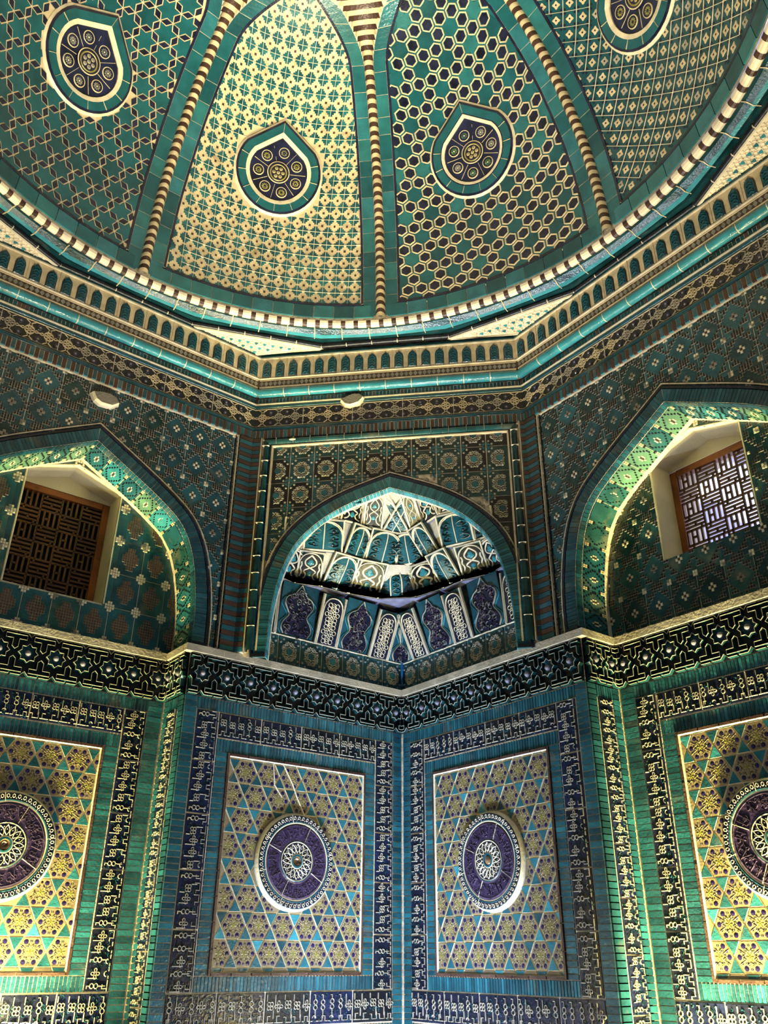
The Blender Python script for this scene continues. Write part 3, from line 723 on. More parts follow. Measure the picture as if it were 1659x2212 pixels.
# ================================================================ windows
def window(K, side, idx):
    cxw, hw, zb, zs, za = WIN[side]; D = .205
    t = thing('window_%d' % idx, {'left': 'dark wooden lattice window in the left recess', 'right': 'backlit wooden lattice window in the right recess, daylight behind'}[side], 'window', K, None, 'structure')
    O = [(cxw-hw, zb), (cxw+hw, zb), (cxw+hw, zs), (cxw, za), (cxw-hw, zs)]
    m = MB()
    for i in range(5):
        a, b = O[i], O[(i+1) % 5]; m.face([(*a, .003), (*b, .003), (*b, -D-.3), (*a, -D-.3)], 'plaster')
    m.ribbon([O[0], O[4], O[3], O[2], O[1]], .014, .0, .006, 'plaster')
    # gable of plaster over the frame
    m.flat([(cxw-hw, zs-.012), (cxw+hw, zs-.012), (cxw+hw, zs), (cxw, za), (cxw-hw, zs)], -D+.005, 'plaster')
    part('plaster_reveal', m, t)
    fw = .044; zt = zs-.01; x0, x1 = cxw-hw+.002, cxw+hw-.002; m = MB()
    for (p, q, r, v) in ((x0, zb, x0+fw, zt), (x1-fw, zb, x1, zt), (x0+fw, zt-fw, x1-fw, zt), (x0+fw, zb, x1-fw, zb+fw)):
        m.prism([(p, q), (r, q), (r, v), (p, v)], -D-.05, -D, 'wood', .004)
    part('wooden_frame', m, t)
    # lattice of interlocked bars: grid of square cells, each holding three bars, turned alternately
    m = MB(); ax, bx, az, bz = x0+fw, x1-fw, zb+fw, zt-fw
    NX, NZ = 4, 6; cw, ch = (bx-ax)/NX, (bz-az)/NZ; b = .0066; z0, z1 = -D-.024, -D-.013
    wm = 'old_wood'
    for i in range(NX):
        for j in range(NZ):
            X, Z = ax+i*cw, az+j*ch
            if (i+j) % 2 == 0:      # horizontal family
                for k in (0, .25, .5, .75, 1):
                    e = 0
                    m.rect(max(ax, X-e*.9), Z+k*ch-b, min(bx, X+cw+e*.9), Z+k*ch+b, z0, z1, wm, .001)
                m.rect(X+cw*.5-b, Z+ch*.25, X+cw*.5+b, Z+ch*.5, z0, z1, wm, .001); m.rect(X+cw*.22-b, Z+ch*.75, X+cw*.22+b, Z+ch, z0, z1, wm, .001)
                m.rect(X+cw*.8-b, Z, X+cw*.8+b, Z+ch*.25, z0, z1, wm, .001)
            else:
                for k in (0, .25, .5, .75, 1):
                    e = 0
                    m.rect(X+k*cw-b, max(az, Z-e*.9), X+k*cw+b, min(bz, Z+ch+e*.9), z0, z1, wm, .001)
                m.rect(X+cw*.25, Z+ch*.5-b, X+cw*.5, Z+ch*.5+b, z0, z1, wm, .001)
    part('lattice', m, t)
    if side == 'left':
        m = MB(); m.box(x0-.05, zb-.05, -D-.09, x1+.05, zt+.08, -D-.07, 'dark_void'); part('shutter', m, t)
window(KL, 'left', 1); window(KR, 'right', 2)

# ================================================================ squinch face: star tiles, tube moulding
def star_tile(tw, th, seed, dark):
    rg = random.Random(seed); m = MB(); g = .0022
    m.rect(g, g, tw-g, th-g, 0, .003, 'black_glaze' if dark else rg.choice(['dark_green', 'teal_deep', 'dark_green']), .001)
    cx, cy = tw/2, th/2; r = .030
    st = [(cx+math.cos(k*pi/8)*(r*1.12 if k % 2 == 0 else r*.84), cy+math.sin(k*pi/8)*(r*1.12 if k % 2 == 0 else r*.84)) for k in range(16)]
    m.ribbon(st, .006, .003, .008, 'letter', None, True, .4); m.prism([(cx+(x-cx)*.9, cy+(y-cy)*.9) for x, y in st], .003, .009, rg.choice(['teal', 'teal_deep', 'teal_bright']), .003)
    sxr = (th/tw)
    for k in range(8):
        a = k*pi/4+pi/8; px, py = cx+math.cos(a)*.052, cy+math.sin(a)*.052*sxr
        m.cap(px, py, .0125, .003, .0125, 'petal', 8, 2, 1.05, .85, a)
        m.ribbon(loop(px, py, .0175, 6, a0=a+1.9, a1=a+4.4), .0045, .003, .008, 'letter', None, False, .4)
        m.ribbon(loop(cx+math.cos(a+pi/8)*.064, cy+math.sin(a+pi/8)*.064*sxr, .014, 5, a0=a+pi/8+2.0, a1=a+pi/8+4.3), .0045, .003, .0085, 'letter', None, False, .4)
    for dx in (0, 1):
        for dy in (0, 1):             # quarter stars and petals at the corners
            px, py = (g+.004 if dx == 0 else tw-g-.004), (g+.004 if dy == 0 else th-g-.004); s1, s2 = (1 if dx == 0 else -1), (1 if dy == 0 else -1)
            m.prism([(px, py), (px+s1*.026, py), (px+s1*.017, py+s2*.017), (px, py+s2*.026)], .003, .008, 'teal', .001)
            m.cap(px+s1*.034, py+s2*.012, .0095, .003, .0115, 'petal', 7, 2); m.cap(px+s1*.012, py+s2*.036, .0095, .003, .0115, 'petal', 7, 2)
    return m
def clipmesh(src, test):
    """drop faces whose centre lies off the wall"""
    out = MB(); out.v = src.v
    for f, mm in zip(src.f, src.m):
        cx = sum(src.v[i][0] for i in f)/len(f); cy = sum(src.v[i][1] for i in f)/len(f)
        if test(cx, cy): out.f.append(f); out.m.append(mm)
    return out
def star_field():
    tw, th = .175, .2; m = MB(); t = thing('relief_star_mosaic', 'relief star and petal tiles around the central squinch arch', 'mosaic', FD)
    k = 0
    for j in range(8):
        for i in range(10):
            x, y = -.82+i*tw-.05, 4.765-(j+1)*th+.11; k += 1
            src = star_tile(tw, th, k, random.random() < .35).map(lambda a, b, c: (a+x, b+y, c))
            def ok(u, v): return -.795 < u < .825 and 3.24 < v < 4.785 and not inside_arch(u-.03, v+.03, .095)
            cs = [ok(x+a, y+b) for a in (0, tw) for b in (0, th)]+[ok(x+tw/2, y+th/2)]
            if not any(cs): continue
            m.join(clipmesh(src, ok))
    b = MB()
    for i in range(60):
        for j in range(56):
            u, v = -.795+i*.027, 3.24+j*.0276
            if not inside_arch(u+.0135-.03, v+.0138+.03, .06): b.flat([(u, v), (u+.027, v), (u+.027, v+.0276), (u, v+.0276)], .0012, 'grout')
    part('mortar_bed', b, t); part('star_tiles', m, t)
    m = MB(); pts = [(-.875, 3.235, .018), (-.875, 4.815, .018), (.905, 4.815, .018), (.905, 3.235, .018)]
    t2 = thing('tube_moulding', 'glossy green half-round moulding framing the central squinch face', 'moulding', FD)
    m.tube(pts, .028, 'teal_green', 12, mats=['dark_green', 'teal_green', 'dark_green']); part('half_round_bar', m, t2, smooth=True)
    m = MB(); m.ribbon([(-.832, 3.235), (-.832, 4.782), (.862, 4.782), (.862, 3.235)], .022, 0, .024, 'cream', None, False, .5)
    m.ribbon([(-.912, 3.235), (-.912, 4.85)], .012, 0, .034, 'cream', None, False, .5); m.ribbon([(.942, 3.235), (.942, 4.85)], .012, 0, .034, 'cream', None, False, .5)
    for i in range(12): y = 3.4+i*.125; m.ribbon([(-.90, y), (-.85, y)], .004, .03, .0475, 'grout'); m.ribbon([(.88, y), (.93, y)], .004, .03, .0475, 'grout')
    for i in range(14): x = -.8+i*.125; m.ribbon([(x, 4.79), (x, 4.84)], .004, .03, .0475, 'grout')
    part('cream_fillet', m, t2)
star_field()
use_profile(HALF_SIDE)
# pilasters of alternating bricks at the octagon corners
def pilaster(F, u0, u1, label, skew=0, hb=.03):
    t = thing('brick_pilaster', label, 'pilaster', F, 'striped brick pilasters'); m = MB()
    m.rect(u0, ZL+.005, u1, 4.85, 0, hb-.006, 'grout', 0); bricks(m, u0, ZL+.01, u1, 4.85, 'v', .034, h0=hb-.006, h1=hb, alt=('teal', 'brown', 'teal_deep', 'brown', 'teal', 'brown'), jit=.03, gap=.004, skew=skew)
    part('brick_face', m, t)
    return t
def pil_side(F, u, sg, label_t):
    m = MB(); n = 48; st = (4.85-ZL-.01)/n
    for i in range(n):
        z0 = ZL+.01+i*st+.002; z1 = z0+st-.004; mm = ('teal', 'brown')[i % 2]
        P = [(u, z0, 0), (u, z0-.008*0, .030), (u, z1, .030), (u, z1, 0)]
        m.face(P if sg > 0 else P[::-1], mm)
        P = [(u+sg*-.0015, z0-.002, 0), (u+sg*-.0015, z0-.002, .029), (u+sg*-.0015, z1+.002, .029), (u+sg*-.0015, z1+.002, 0)]
        m.face(P if sg > 0 else P[::-1], 'grout')
    part('brick_side', m, label_t)
t = pilaster(GL, .985, 1.087, 'striped brick pilaster on the left wall beside the squinch face'); pil_side(GL, .985, -1, t)
t = pilaster(GR, -1.087, -.985, 'striped brick pilaster on the right wall beside the squinch face'); pil_side(GR, -.985, 1, t)
pilaster(FD, -.985, -.918, 'brown and teal striped strip on the left edge of the squinch face'); pilaster(FD, .948, .985, 'brown and teal striped strip on the right edge of the squinch face')
for G, s_ in ((GL, 1), (GR, -1)):
    m = MB(); m.ribbon([(s_*.978, 3.235), (s_*.978, 4.845)], .010, 0, .02, 'cream_white', None, False, .5); m.ribbon([(s_*.962, 3.235), (s_*.962, 4.845)], .012, 0, .012, 'black_glaze')
    tag(part('edge_fillet', m, None, G), 'thin cream and black fillet beside the %s striped pilaster' % ('left' if s_ > 0 else 'right'), 'fillet')

# ================================================================ muqarnas in the squinch
def PD(t, D): r = 2**.5; return Vector(((D+t)/r, (D-t)/r, 0))
def cellframe(a, b, z, lean=0, H=1):
    A_, B_ = PD(*a), PD(*b); u = (B_-A_).normalized(); n = Vector((0, 0, 1)).cross(u)*-1
    if n.dot(Vector((-1, -1, 0))) < 0: n = -n
    if n.cross(u).z < 0: A_, B_ = B_, A_; u = -u
    A_.z = z; n = (n*H-Vector((0, 0, 1))*lean).normalized(); return frame(A_, u, n), (B_-A_).xy.length if 0 else math.hypot(B_.x-A_.x, B_.y-A_.y)
def ogive(w, z0, z1, n=6, sh=.45):
    """pointed arch outline from left foot over the tip to the right foot, centred on 0"""
    zs = z0+(z1-z0)*(1-sh); P = [(-w/2, z0), (-w/2, zs)]
    for i in range(1, n): a = i/n; P.append((-w/2*math.cos(a*pi/2)**.9, zs+(z1-zs)*math.sin(a*pi/2)**.85))
    P.append((0, z1)); return P+[(-x, y) for x, y in P[:-1][::-1]]
def cell(a, b, z0, z1, kind, label, lean=.03):
    F, W = cellframe(a, b, z0, lean, z1-z0); H = math.hypot(z1-z0, lean); t = thing('muqarnas_cell', label, 'muqarnas cell', F, 'muqarnas cells in the squinch')
    m = MB(); bw = .009; w_ = W-2*bw; O = ogive(w_, .012, H-.016)
    fr = 'cream_white'; m.rect(0, 0, W, H, -.03, .0, 'dark_green', 0)
    m.rect(0, 0, bw, H, 0, .014, fr); m.rect(W-bw, 0, W, H, 0, .014, fr); m.rect(0, -.004, W, .008, 0, .003, fr); m.rect(0, H-.012, W, H, 0, .012, 'letter')
    m.ribbon([(W/2+x, y) for x, y in O], .010, 0, .014, fr, None, False, .5); part('frame', m, t)
    m = MB()
    if kind == 'ogee':               # navy tile, cream arabesque, two turquoise palmettes
        m.prism([(W/2+x*.93, .012+(y-.012)*.97) for x, y in O], .0, .006, 'black_glaze', .002); k = w_/.15
        for s_ in (-1, 1):
            m.ribbon([(W/2+s_*w_*x, H*y) for x, y in smooth2(list(((.40, .10), (.20, .16), (.13, .30), (.30, .40), (.0, .50), (-.0, .50))), 2)], .010*k, .006, .010, fr)
            m.ribbon([(W/2+s_*w_*x, H*y) for x, y in smooth2(list(((.0, .50), (.22, .58), (.26, .70), (.12, .80), (.0, .87))), 2)], .010*k, .006, .010, fr)
            m.ribbon([(W/2+s_*w_*x, H*y) for x, y in smooth2(list(((.40, .22), (.34, .36), (.43, .48), (.36, .56), (.40, .66))), 2)], .010*k, .006, .010, fr)
            m.cap(W/2, H*(.30 if s_ < 0 else .66), .018*k, .006, .012, 'turquoise', 10, 2, .9, 1.15)
            m.cap(W/2+s_*.014*k, H*.275, .009*k, .006, .011, 'turquoise', 7, 2); m.cap(W/2+s_*.014*k, H*.635, .009*k, .006, .011, 'turquoise', 7, 2)
        part('navy_tile', m, t)
    else:                             # concave teal facets with ribs
        nf = 3 if kind == 'rib3' else 2
        base = [(x, .014) for x in (-w_/2, -w_/6, w_/6, w_/2)] if nf == 3 else [(x, .014) for x in (-w_/2, 0, w_/2)]
        dep = [0, -.020, -.020, 0] if nf == 3 else [0, -.024, 0]; dep = [d*-1 for d in dep]     # bulge out as a ribbed body
        tip = (0, H-.022); zsp = H*.5
        for k in range(nf):
            (x0, y0), (x1, y1) = base[k], base[k+1]; d0, d1 = dep[k]+.002, dep[k+1]+.002; rows = []
            N = 6
            for q in range(N+1):
                s_ = q/N
                if s_ < .5: f = 1; y = y0+(zsp-y0)*s_*2
                else: a_ = (s_-.5)*pi; f = math.cos(a_); y = zsp+(tip[1]-zsp)*math.sin(a_)
                rows.append(((W/2+x0*f, y, d0*f+.002), (W/2+x1*f, y, d1*f+.002)))
            for q in range(N): m.face([rows[q][0], rows[q][1], rows[q+1][1], rows[q+1][0]], 'teal' if kind != 'dull' else 'dark_green')
            for q in range(3):       # arabesque relief on each facet
                f = .82; cx_ = W/2+(x0+x1)/2; yy = .03+q*H*.2; dd = (d0+d1)/2+.002; sc_ = (x1-x0)
                for s_ in (-1, 1): m.ribbon([(cx_+s_*sc_*x, yy+H*y) for x, y in smooth2([(.0, 0), (.36, .03), (.30, .12), (.0, .17)], 2)], .004, dd-.004, dd+.006, random.choice(['letter', 'turquoise', 'dark_green', 'black_glaze']), None, False, .4)
                m.cap(cx_, yy+H*.08, sc_*.13, dd-.003, dd+.005, 'black_glaze', 6, 1)
        part('ribbed_body', m, t)
        m = MB()
        for k in range(nf+1):
            x0, y0 = base[k]; d0 = dep[k]+.004; pts = []
            for q in range(9):
                s_ = q/8
                if s_ < .5: f = 1; y = y0+(zsp-y0)*s_*2
                else: a_ = (s_-.5)*pi; f = math.cos(a_); y = zsp+(tip[1]-zsp)*math.sin(a_)
                pts.append((W/2+x0*f, y, d0*f+.003))
            m.tube(pts, .004 if nf == 2 else .0055, fr, 6)
        part('rib_lines', m, t)
TI2 = [((-.77, 2.60), (-.67, 2.77), 'ogee'), ((-.67, 2.77), (-.505, 2.85), 'ogee'), ((-.50, 2.85), (-.335, 3.00), 'rib2'), ((-.33, 3.00), (-.13, 3.12), 'ogee'), ((-.125, 3.125), (.145, 3.125), 'rib3'), ((.15, 3.12), (.355, 2.98), 'ogee'), ((.36, 2.98), (.50, 2.85), 'rib2'), ((.505, 2.85), (.69, 2.76), 'ogee'), ((.69, 2.76), (.80, 2.60), 'ogee')]
TI3 = [((-.72, 2.56), (-.60, 2.65), 'rib2'), ((-.595, 2.66), (-.33, 2.74), 'rib2'), ((-.325, 2.75), (-.21, 2.88), 'rib2'), ((-.20, 2.89), (.01, 3.02), 'rib2'), ((.02, 3.02), (.23, 2.97), 'rib2'), ((.24, 2.95), (.355, 2.82), 'rib2'), ((.37, 2.75), (.60, 2.66), 'rib2'), ((.60, 2.66), (.74, 2.57), 'rib2')]
TI4 = [((-.50, 2.56), (-.34, 2.63), 'ogee'), ((-.335, 2.63), (-.20, 2.73), 'ogee'), ((-.195, 2.76), (-.06, 2.80), 'ogee'), ((-.055, 2.80), (.037, 2.89), 'rib2'), ((.037, 2.89), (.13, 2.84), 'rib2'), ((.14, 2.83), (.24, 2.80), 'ogee'), ((.245, 2.77), (.36, 2.63), 'ogee'), ((.36, 2.63), (.54, 2.56), 'ogee')]
POS = {9: ['first from the left', 'second from the left', 'third from the left', 'fourth from the left', 'middle', 'fourth from the right', 'third from the right', 'second from the right', 'first from the right'],
       8: ['first from the left', 'second from the left', 'third from the left', 'fourth from the left', 'fourth from the right', 'third from the right', 'second from the right', 'first from the right']}
def lineD(TI, t):
    P = sorted({p for a, b, k in TI for p in (a, b)}); return interp(t, [p[0] for p in P], [p[1] for p in P])
def tier(TI, z0, z1, nm, NX=None):
    m = MB(); g = Vector((1, 1, 0)).normalized()*.022
    for i, (a, b, k) in enumerate(TI):
        ta, tb = [(p[0], (lineD(NX, p[0]) if NX else 2.60)) for p in (a, b)]
        P = [PD(*a)+g, PD(*b)+g, PD(*tb)+g, PD(*ta)+g]; m.face([(q.x, q.y, z) for q, z in zip(P, (z0, z0, z1, z1))], 'pale_stone')
    tag(part('muqarnas_backing', m), 'pale plaster joints behind the %s muqarnas tier' % nm, 'backing')
    for i, (a, b, k) in enumerate(TI):
        tm = (a[0]+b[0])/2; lean = max(0, (a[1]+b[1])/2-(lineD(NX, tm) if NX else 2.60)-.015)
        d = {'ogee': 'navy arabesque muqarnas cell', 'rib2': 'teal two-faceted muqarnas cell', 'rib3': 'broad teal three-faceted muqarnas cell'}[k]
        cell(a, b, z0, z1, k, '%s, %s in the %s tier of the squinch' % (d, POS[len(TI)][i], nm), lean)
Z2, Z3, Z4, Z5 = 3.80, 4.0, 4.20, 4.38
tier(TI2, Z2+.004, Z3, 'lowest', TI3); tier(TI3, Z3+.004, Z4, 'middle', TI4); tier(TI4, Z4+.004, Z5, 'top')
def slab(TI, z, nm, label):
    line = []
    for a, b, k in TI:
        for p in (a, b):
            if not line or math.dist(p, line[-1]) > .012: line.append(p)
    F = [PD(*p) for p in line]; n = Vector((1, 1, 0)).normalized()*.014; F = [p+n for p in F]
    back = [Vector((2.495, 1.21, 0)), Vector((2.495, 2.495, 0)), Vector((1.21, 2.495, 0))]
    P = F+back; m = MB(); N = len(P)
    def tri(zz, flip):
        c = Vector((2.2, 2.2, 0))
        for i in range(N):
            a, b = P[i], P[(i+1) % N]; f = [(a.x, a.y, zz), (b.x, b.y, zz), (c.x, c.y, zz)]; m.face(f[::-1] if flip else f, 'violet_lit_plaster')
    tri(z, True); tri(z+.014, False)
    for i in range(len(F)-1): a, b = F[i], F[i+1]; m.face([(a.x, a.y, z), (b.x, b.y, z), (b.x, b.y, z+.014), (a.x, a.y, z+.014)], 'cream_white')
    o = part('muqarnas_soffit', m); tag(o, label, 'soffit')
slab(TI2, Z2, 2, 'soffit coloured with blue-violet lamp light under the lowest muqarnas tier'); slab(TI3, Z3, 3, 'cream-edged soffit under the middle muqarnas tier'); slab(TI4, Z4, 4, 'small pointed soffit under the top muqarnas tier')
# stepped filling above the top tier so that no sky shows through
m = MB()
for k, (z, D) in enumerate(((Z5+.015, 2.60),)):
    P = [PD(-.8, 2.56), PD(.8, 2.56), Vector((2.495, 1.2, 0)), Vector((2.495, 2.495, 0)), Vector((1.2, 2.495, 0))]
    m.face([(p.x, p.y, z) for p in P][::-1], 'violet_lit_plaster')
tag(part('ceiling_squinch', m), 'closing vault of the squinch above the cells', 'ceiling', kind='structure')
# row of wall panels under the cells
def poly_panel(F, x0, x1, label, half=None, lean=0):
    t = thing('lobed_panel', label, 'panel', T(F, x0, 3.43, 0) @ Matrix.Rotation(math.asin(lean/.37), 4, 'X'), 'dark lobed panels under the muqarnas'); W = x1-x0; H = .375; m = MB()
    m.rect(.002, .002, W-.002, H, 0, .006, 'teal_deep', .002); part('ground_tile', m, t); m = MB(); cx = W/2 if not half else (0 if half < 0 else W)
    prof = [(.0, .99), (.10, .88), (.15, .80), (.34, .74), (.40, .62), (.30, .50), (.22, .40), (.36, .28), (.42, .16), (.32, .04)]
    ww = W if not half else 2*W
    prof = smooth2(prof, 2)
    R = [(cx+p*ww, H*q) for p, q in prof]; Lf = [(cx-p*ww, H*q) for p, q in prof]
    if not half: m.prism(R+Lf[::-1][:-1], .006, .012, 'navy', .004)
    else: m.prism((R if half < 0 else Lf)+[(cx, H*.04)], .006, .012, 'navy', .002)
    for P in ([R, Lf] if not half else [R if half < 0 else Lf]): m.ribbon(P, .006, .006, .017, 'letter', None, False, .4); m.ribbon([(cx+(x-cx)*1.22, y*.96) for x, y in P if abs(x-cx)*1.22 < ww*.48], .0045, .006, .013, 'turquoise', None, False, .4)
    rg = random.Random(int(x0*100))
    for i in range(85):
        y = rg.uniform(.03, .85)*H; w_ = interp(y/H, [q for p, q in prof][::-1], [p for p, q in prof][::-1])*ww*.8; x = cx+rg.uniform(-w_, w_)
        if not .008 < x < W-.008: continue
        a = rg.uniform(0, 6.28); m.ribbon(loop(x, y, rg.uniform(.008, .018), 8, a0=a, a1=a+3.9), .0048, .012, .020, 'purple_relief' if i % 3 else 'petal', None, False, .4)
    part('lobed_relief', m, t)
def girih_panel(F, x0, x1, label, lean=0):
    t = thing('star_lattice_panel', label, 'panel', T(F, x0, 3.43, 0) @ Matrix.Rotation(math.asin(lean/.37), 4, 'X'), 'white star-lattice panels under the muqarnas'); W = x1-x0; H = .355; O = [(W/2+x, y) for x, y in ogive(W*.8, .006, H-.02, sh=.28)]
    m = MB(); m.rect(0, 0, W, H, 0, .010, 'dark_green', 0); m.prism(O, .010, .020, 'navy', .002); m.rect(0, 0, .014, H, .01, .026, 'pale_stone', .004); m.rect(W-.014, 0, W, H, .01, .026, 'pale_stone', .004); part('niche_body', m, t)
    m = MB(); m.ribbon(O, .009, .010, .026, 'cream_white', None, False, .5)
    for c in (.095, .22):
        for r, k in ((.020, 8), (.045, 8)):
            for i in range(k):
                a = i*2*pi/k; x, y = W/2+math.cos(a)*r*1.0, c+math.sin(a)*r*1.15
                lim = W*.33
                if abs(x-W/2) < lim: m.ribbon(loop(x, y, .0145 if r > .03 else .010, 11), .004, .020, .025, 'cream_white', None, True, .5)
        m.cap(W/2, c, .011, .02, .024, 'navy_blue', 8, 1)
    for c in (.03, .158, .285):
        for s_ in (-1, 0, 1): m.ribbon(loop(W/2+s_*.03, c, .015, 11), .004, .020, .025, 'cream_white', None, True, .5)
    part('white_lattice', m, t)
for F, sg, nm in ((FL, -1, 'left'), (FR, 1, 'right')):
    for k, (a, b, kd) in enumerate(((.006, .145, 'h'), (.15, .335, 'g'), (.34, .60, 'p'), (.605, .80, 'g'), (.805, 1.10, 'p'), (1.105, 1.30, 'g'))):
        x0, x1 = min(sg*a, sg*b), max(sg*a, sg*b); pl = ['meeting the corner line', 'next to the corner', 'between the two lattice panels', 'second from the corner', 'beside the arch foot', 'behind the arch jamb'][k]
        ln = (.15, .16, .14, .12, .07, .03)[k]
        if kd == 'g': girih_panel(F, x0, x1, 'white star-lattice panel on the %s, %s' % (nm, pl), ln)
        elif kd == 'h': poly_panel(F, x0, x1, 'half of a dark lobed panel on the %s, %s' % (nm, pl), half=(1 if sg < 0 else -1), lean=ln)
        else: poly_panel(F, x0, x1, 'dark lobed panel on the %s, %s' % (nm, pl), lean=ln)
    m = MB(); x = .01
    for i in range(8): m.join(star_tile(.175, .2, 400+i, False), (lambda i: lambda a, b, c: ((sg*(.01+i*.177)+(a if sg > 0 else -a)), 3.226+b, c))(i))
    if sg < 0: m.f = [f[::-1] for f in m.f]
    m.ribbon([(sg*.01, 3.43), (sg*1.4, 3.43)], .008, 0, .012, 'cream_white')
    tag(part('relief_star_mosaic', m, None, F), 'low strip of relief star tiles on the %s below the lobed panels' % nm, 'mosaic')
m = MB(); m.tube([(S-.012, S-.012, 3.26), (S-.012, S-.012, 3.5), (S-.01, S-.01, 3.81)], [.010, .011, .02], 'blue_drip', 8)
tag(part('glaze_drip', m), 'bright blue glaze drip down the corner line inside the squinch', 'drip')

# ================================================================ friezes and cornice of the octagon
def knot_frieze(F, u0, u1, label):
    t = thing('knot_frieze', label, 'frieze', F, 'knotted lattice friezes'); W = u1-u0; n = round(W/.1225); p = W/n; m = MB(); z0, z1 = 4.957, 5.122; cz = (z0+z1)/2
    m.rect(u0, z0, u1, z1, 0, .006, 'black_glaze', 0)
    for i in range(n):
        x = u0+(i+.5)*p
        R = .031; rb = lambda P, c=False, w_=.0052: m.ribbon(P, w_, .006, .013, 'cream' if (int(x*3.3) % 2) else 'letter', None, c, .5)
        rb(loop(x, cz, R, 14), True)
        for k in range(6): a = k*pi/3+pi/6; rb(loop(x+math.cos(a)*R*.55, cz+math.sin(a)*R*.55, .0115, 7), True, .0036)
        rb(loop(x, cz, .009, 7), True, .0036)
        for s_ in (-1, 1):
            rb([(x+s_*.0, cz+R), (x, cz+R)][:1]+[(x-s_*.012, cz+s_*(R+.004)), (x-s_*.004, cz+s_*(R+.02)), (x-s_*.03, z1-.012 if s_ > 0 else z0+.012)], w_=.0045)
            rb([(x+s_*.012, cz+s_*(R+.004)), (x+s_*.004, cz+s_*(R+.02)), (x+s_*.03, z1-.012 if s_ > 0 else z0+.012)], w_=.0045)
            rb([(x+s_*R, cz), (x+s_*(R+.010), cz+.009), (x+s_*p/2, cz)], w_=.0045); rb([(x+s_*R, cz), (x+s_*(R+.010), cz-.009), (x+s_*p/2, cz)], w_=.0045)
        for s_ in (-1, 1):            # navy shields between the knots
            c = (x+p/2, cz+s_*.045)
            if c[0] < u1-.03:
                m.prism(loop(c[0], c[1], .026, 6), .006, .0095, 'navy', .003); m.cap(c[0], c[1], .0085, .0095, .014, 'petal' if i % 3 else 'boss', 8, 2)
                m.ribbon(loop(c[0], c[1], .014, 8), .003, .0095, .0125, 'purple_relief', None, True)
    m.ribbon([(u0, z0+.007), (u1, z0+.007)], .006, .006, .012, 'cream'); m.ribbon([(u0, z1-.007), (u1, z1-.007)], .006, .006, .012, 'cream')
    for k in range(1, round(W/.37)): x = u0+.37*k; m.ribbon([(x, z0), (x, z1)], .006, .006, .015, 'grout')
    part('knot_lattice', m, t)
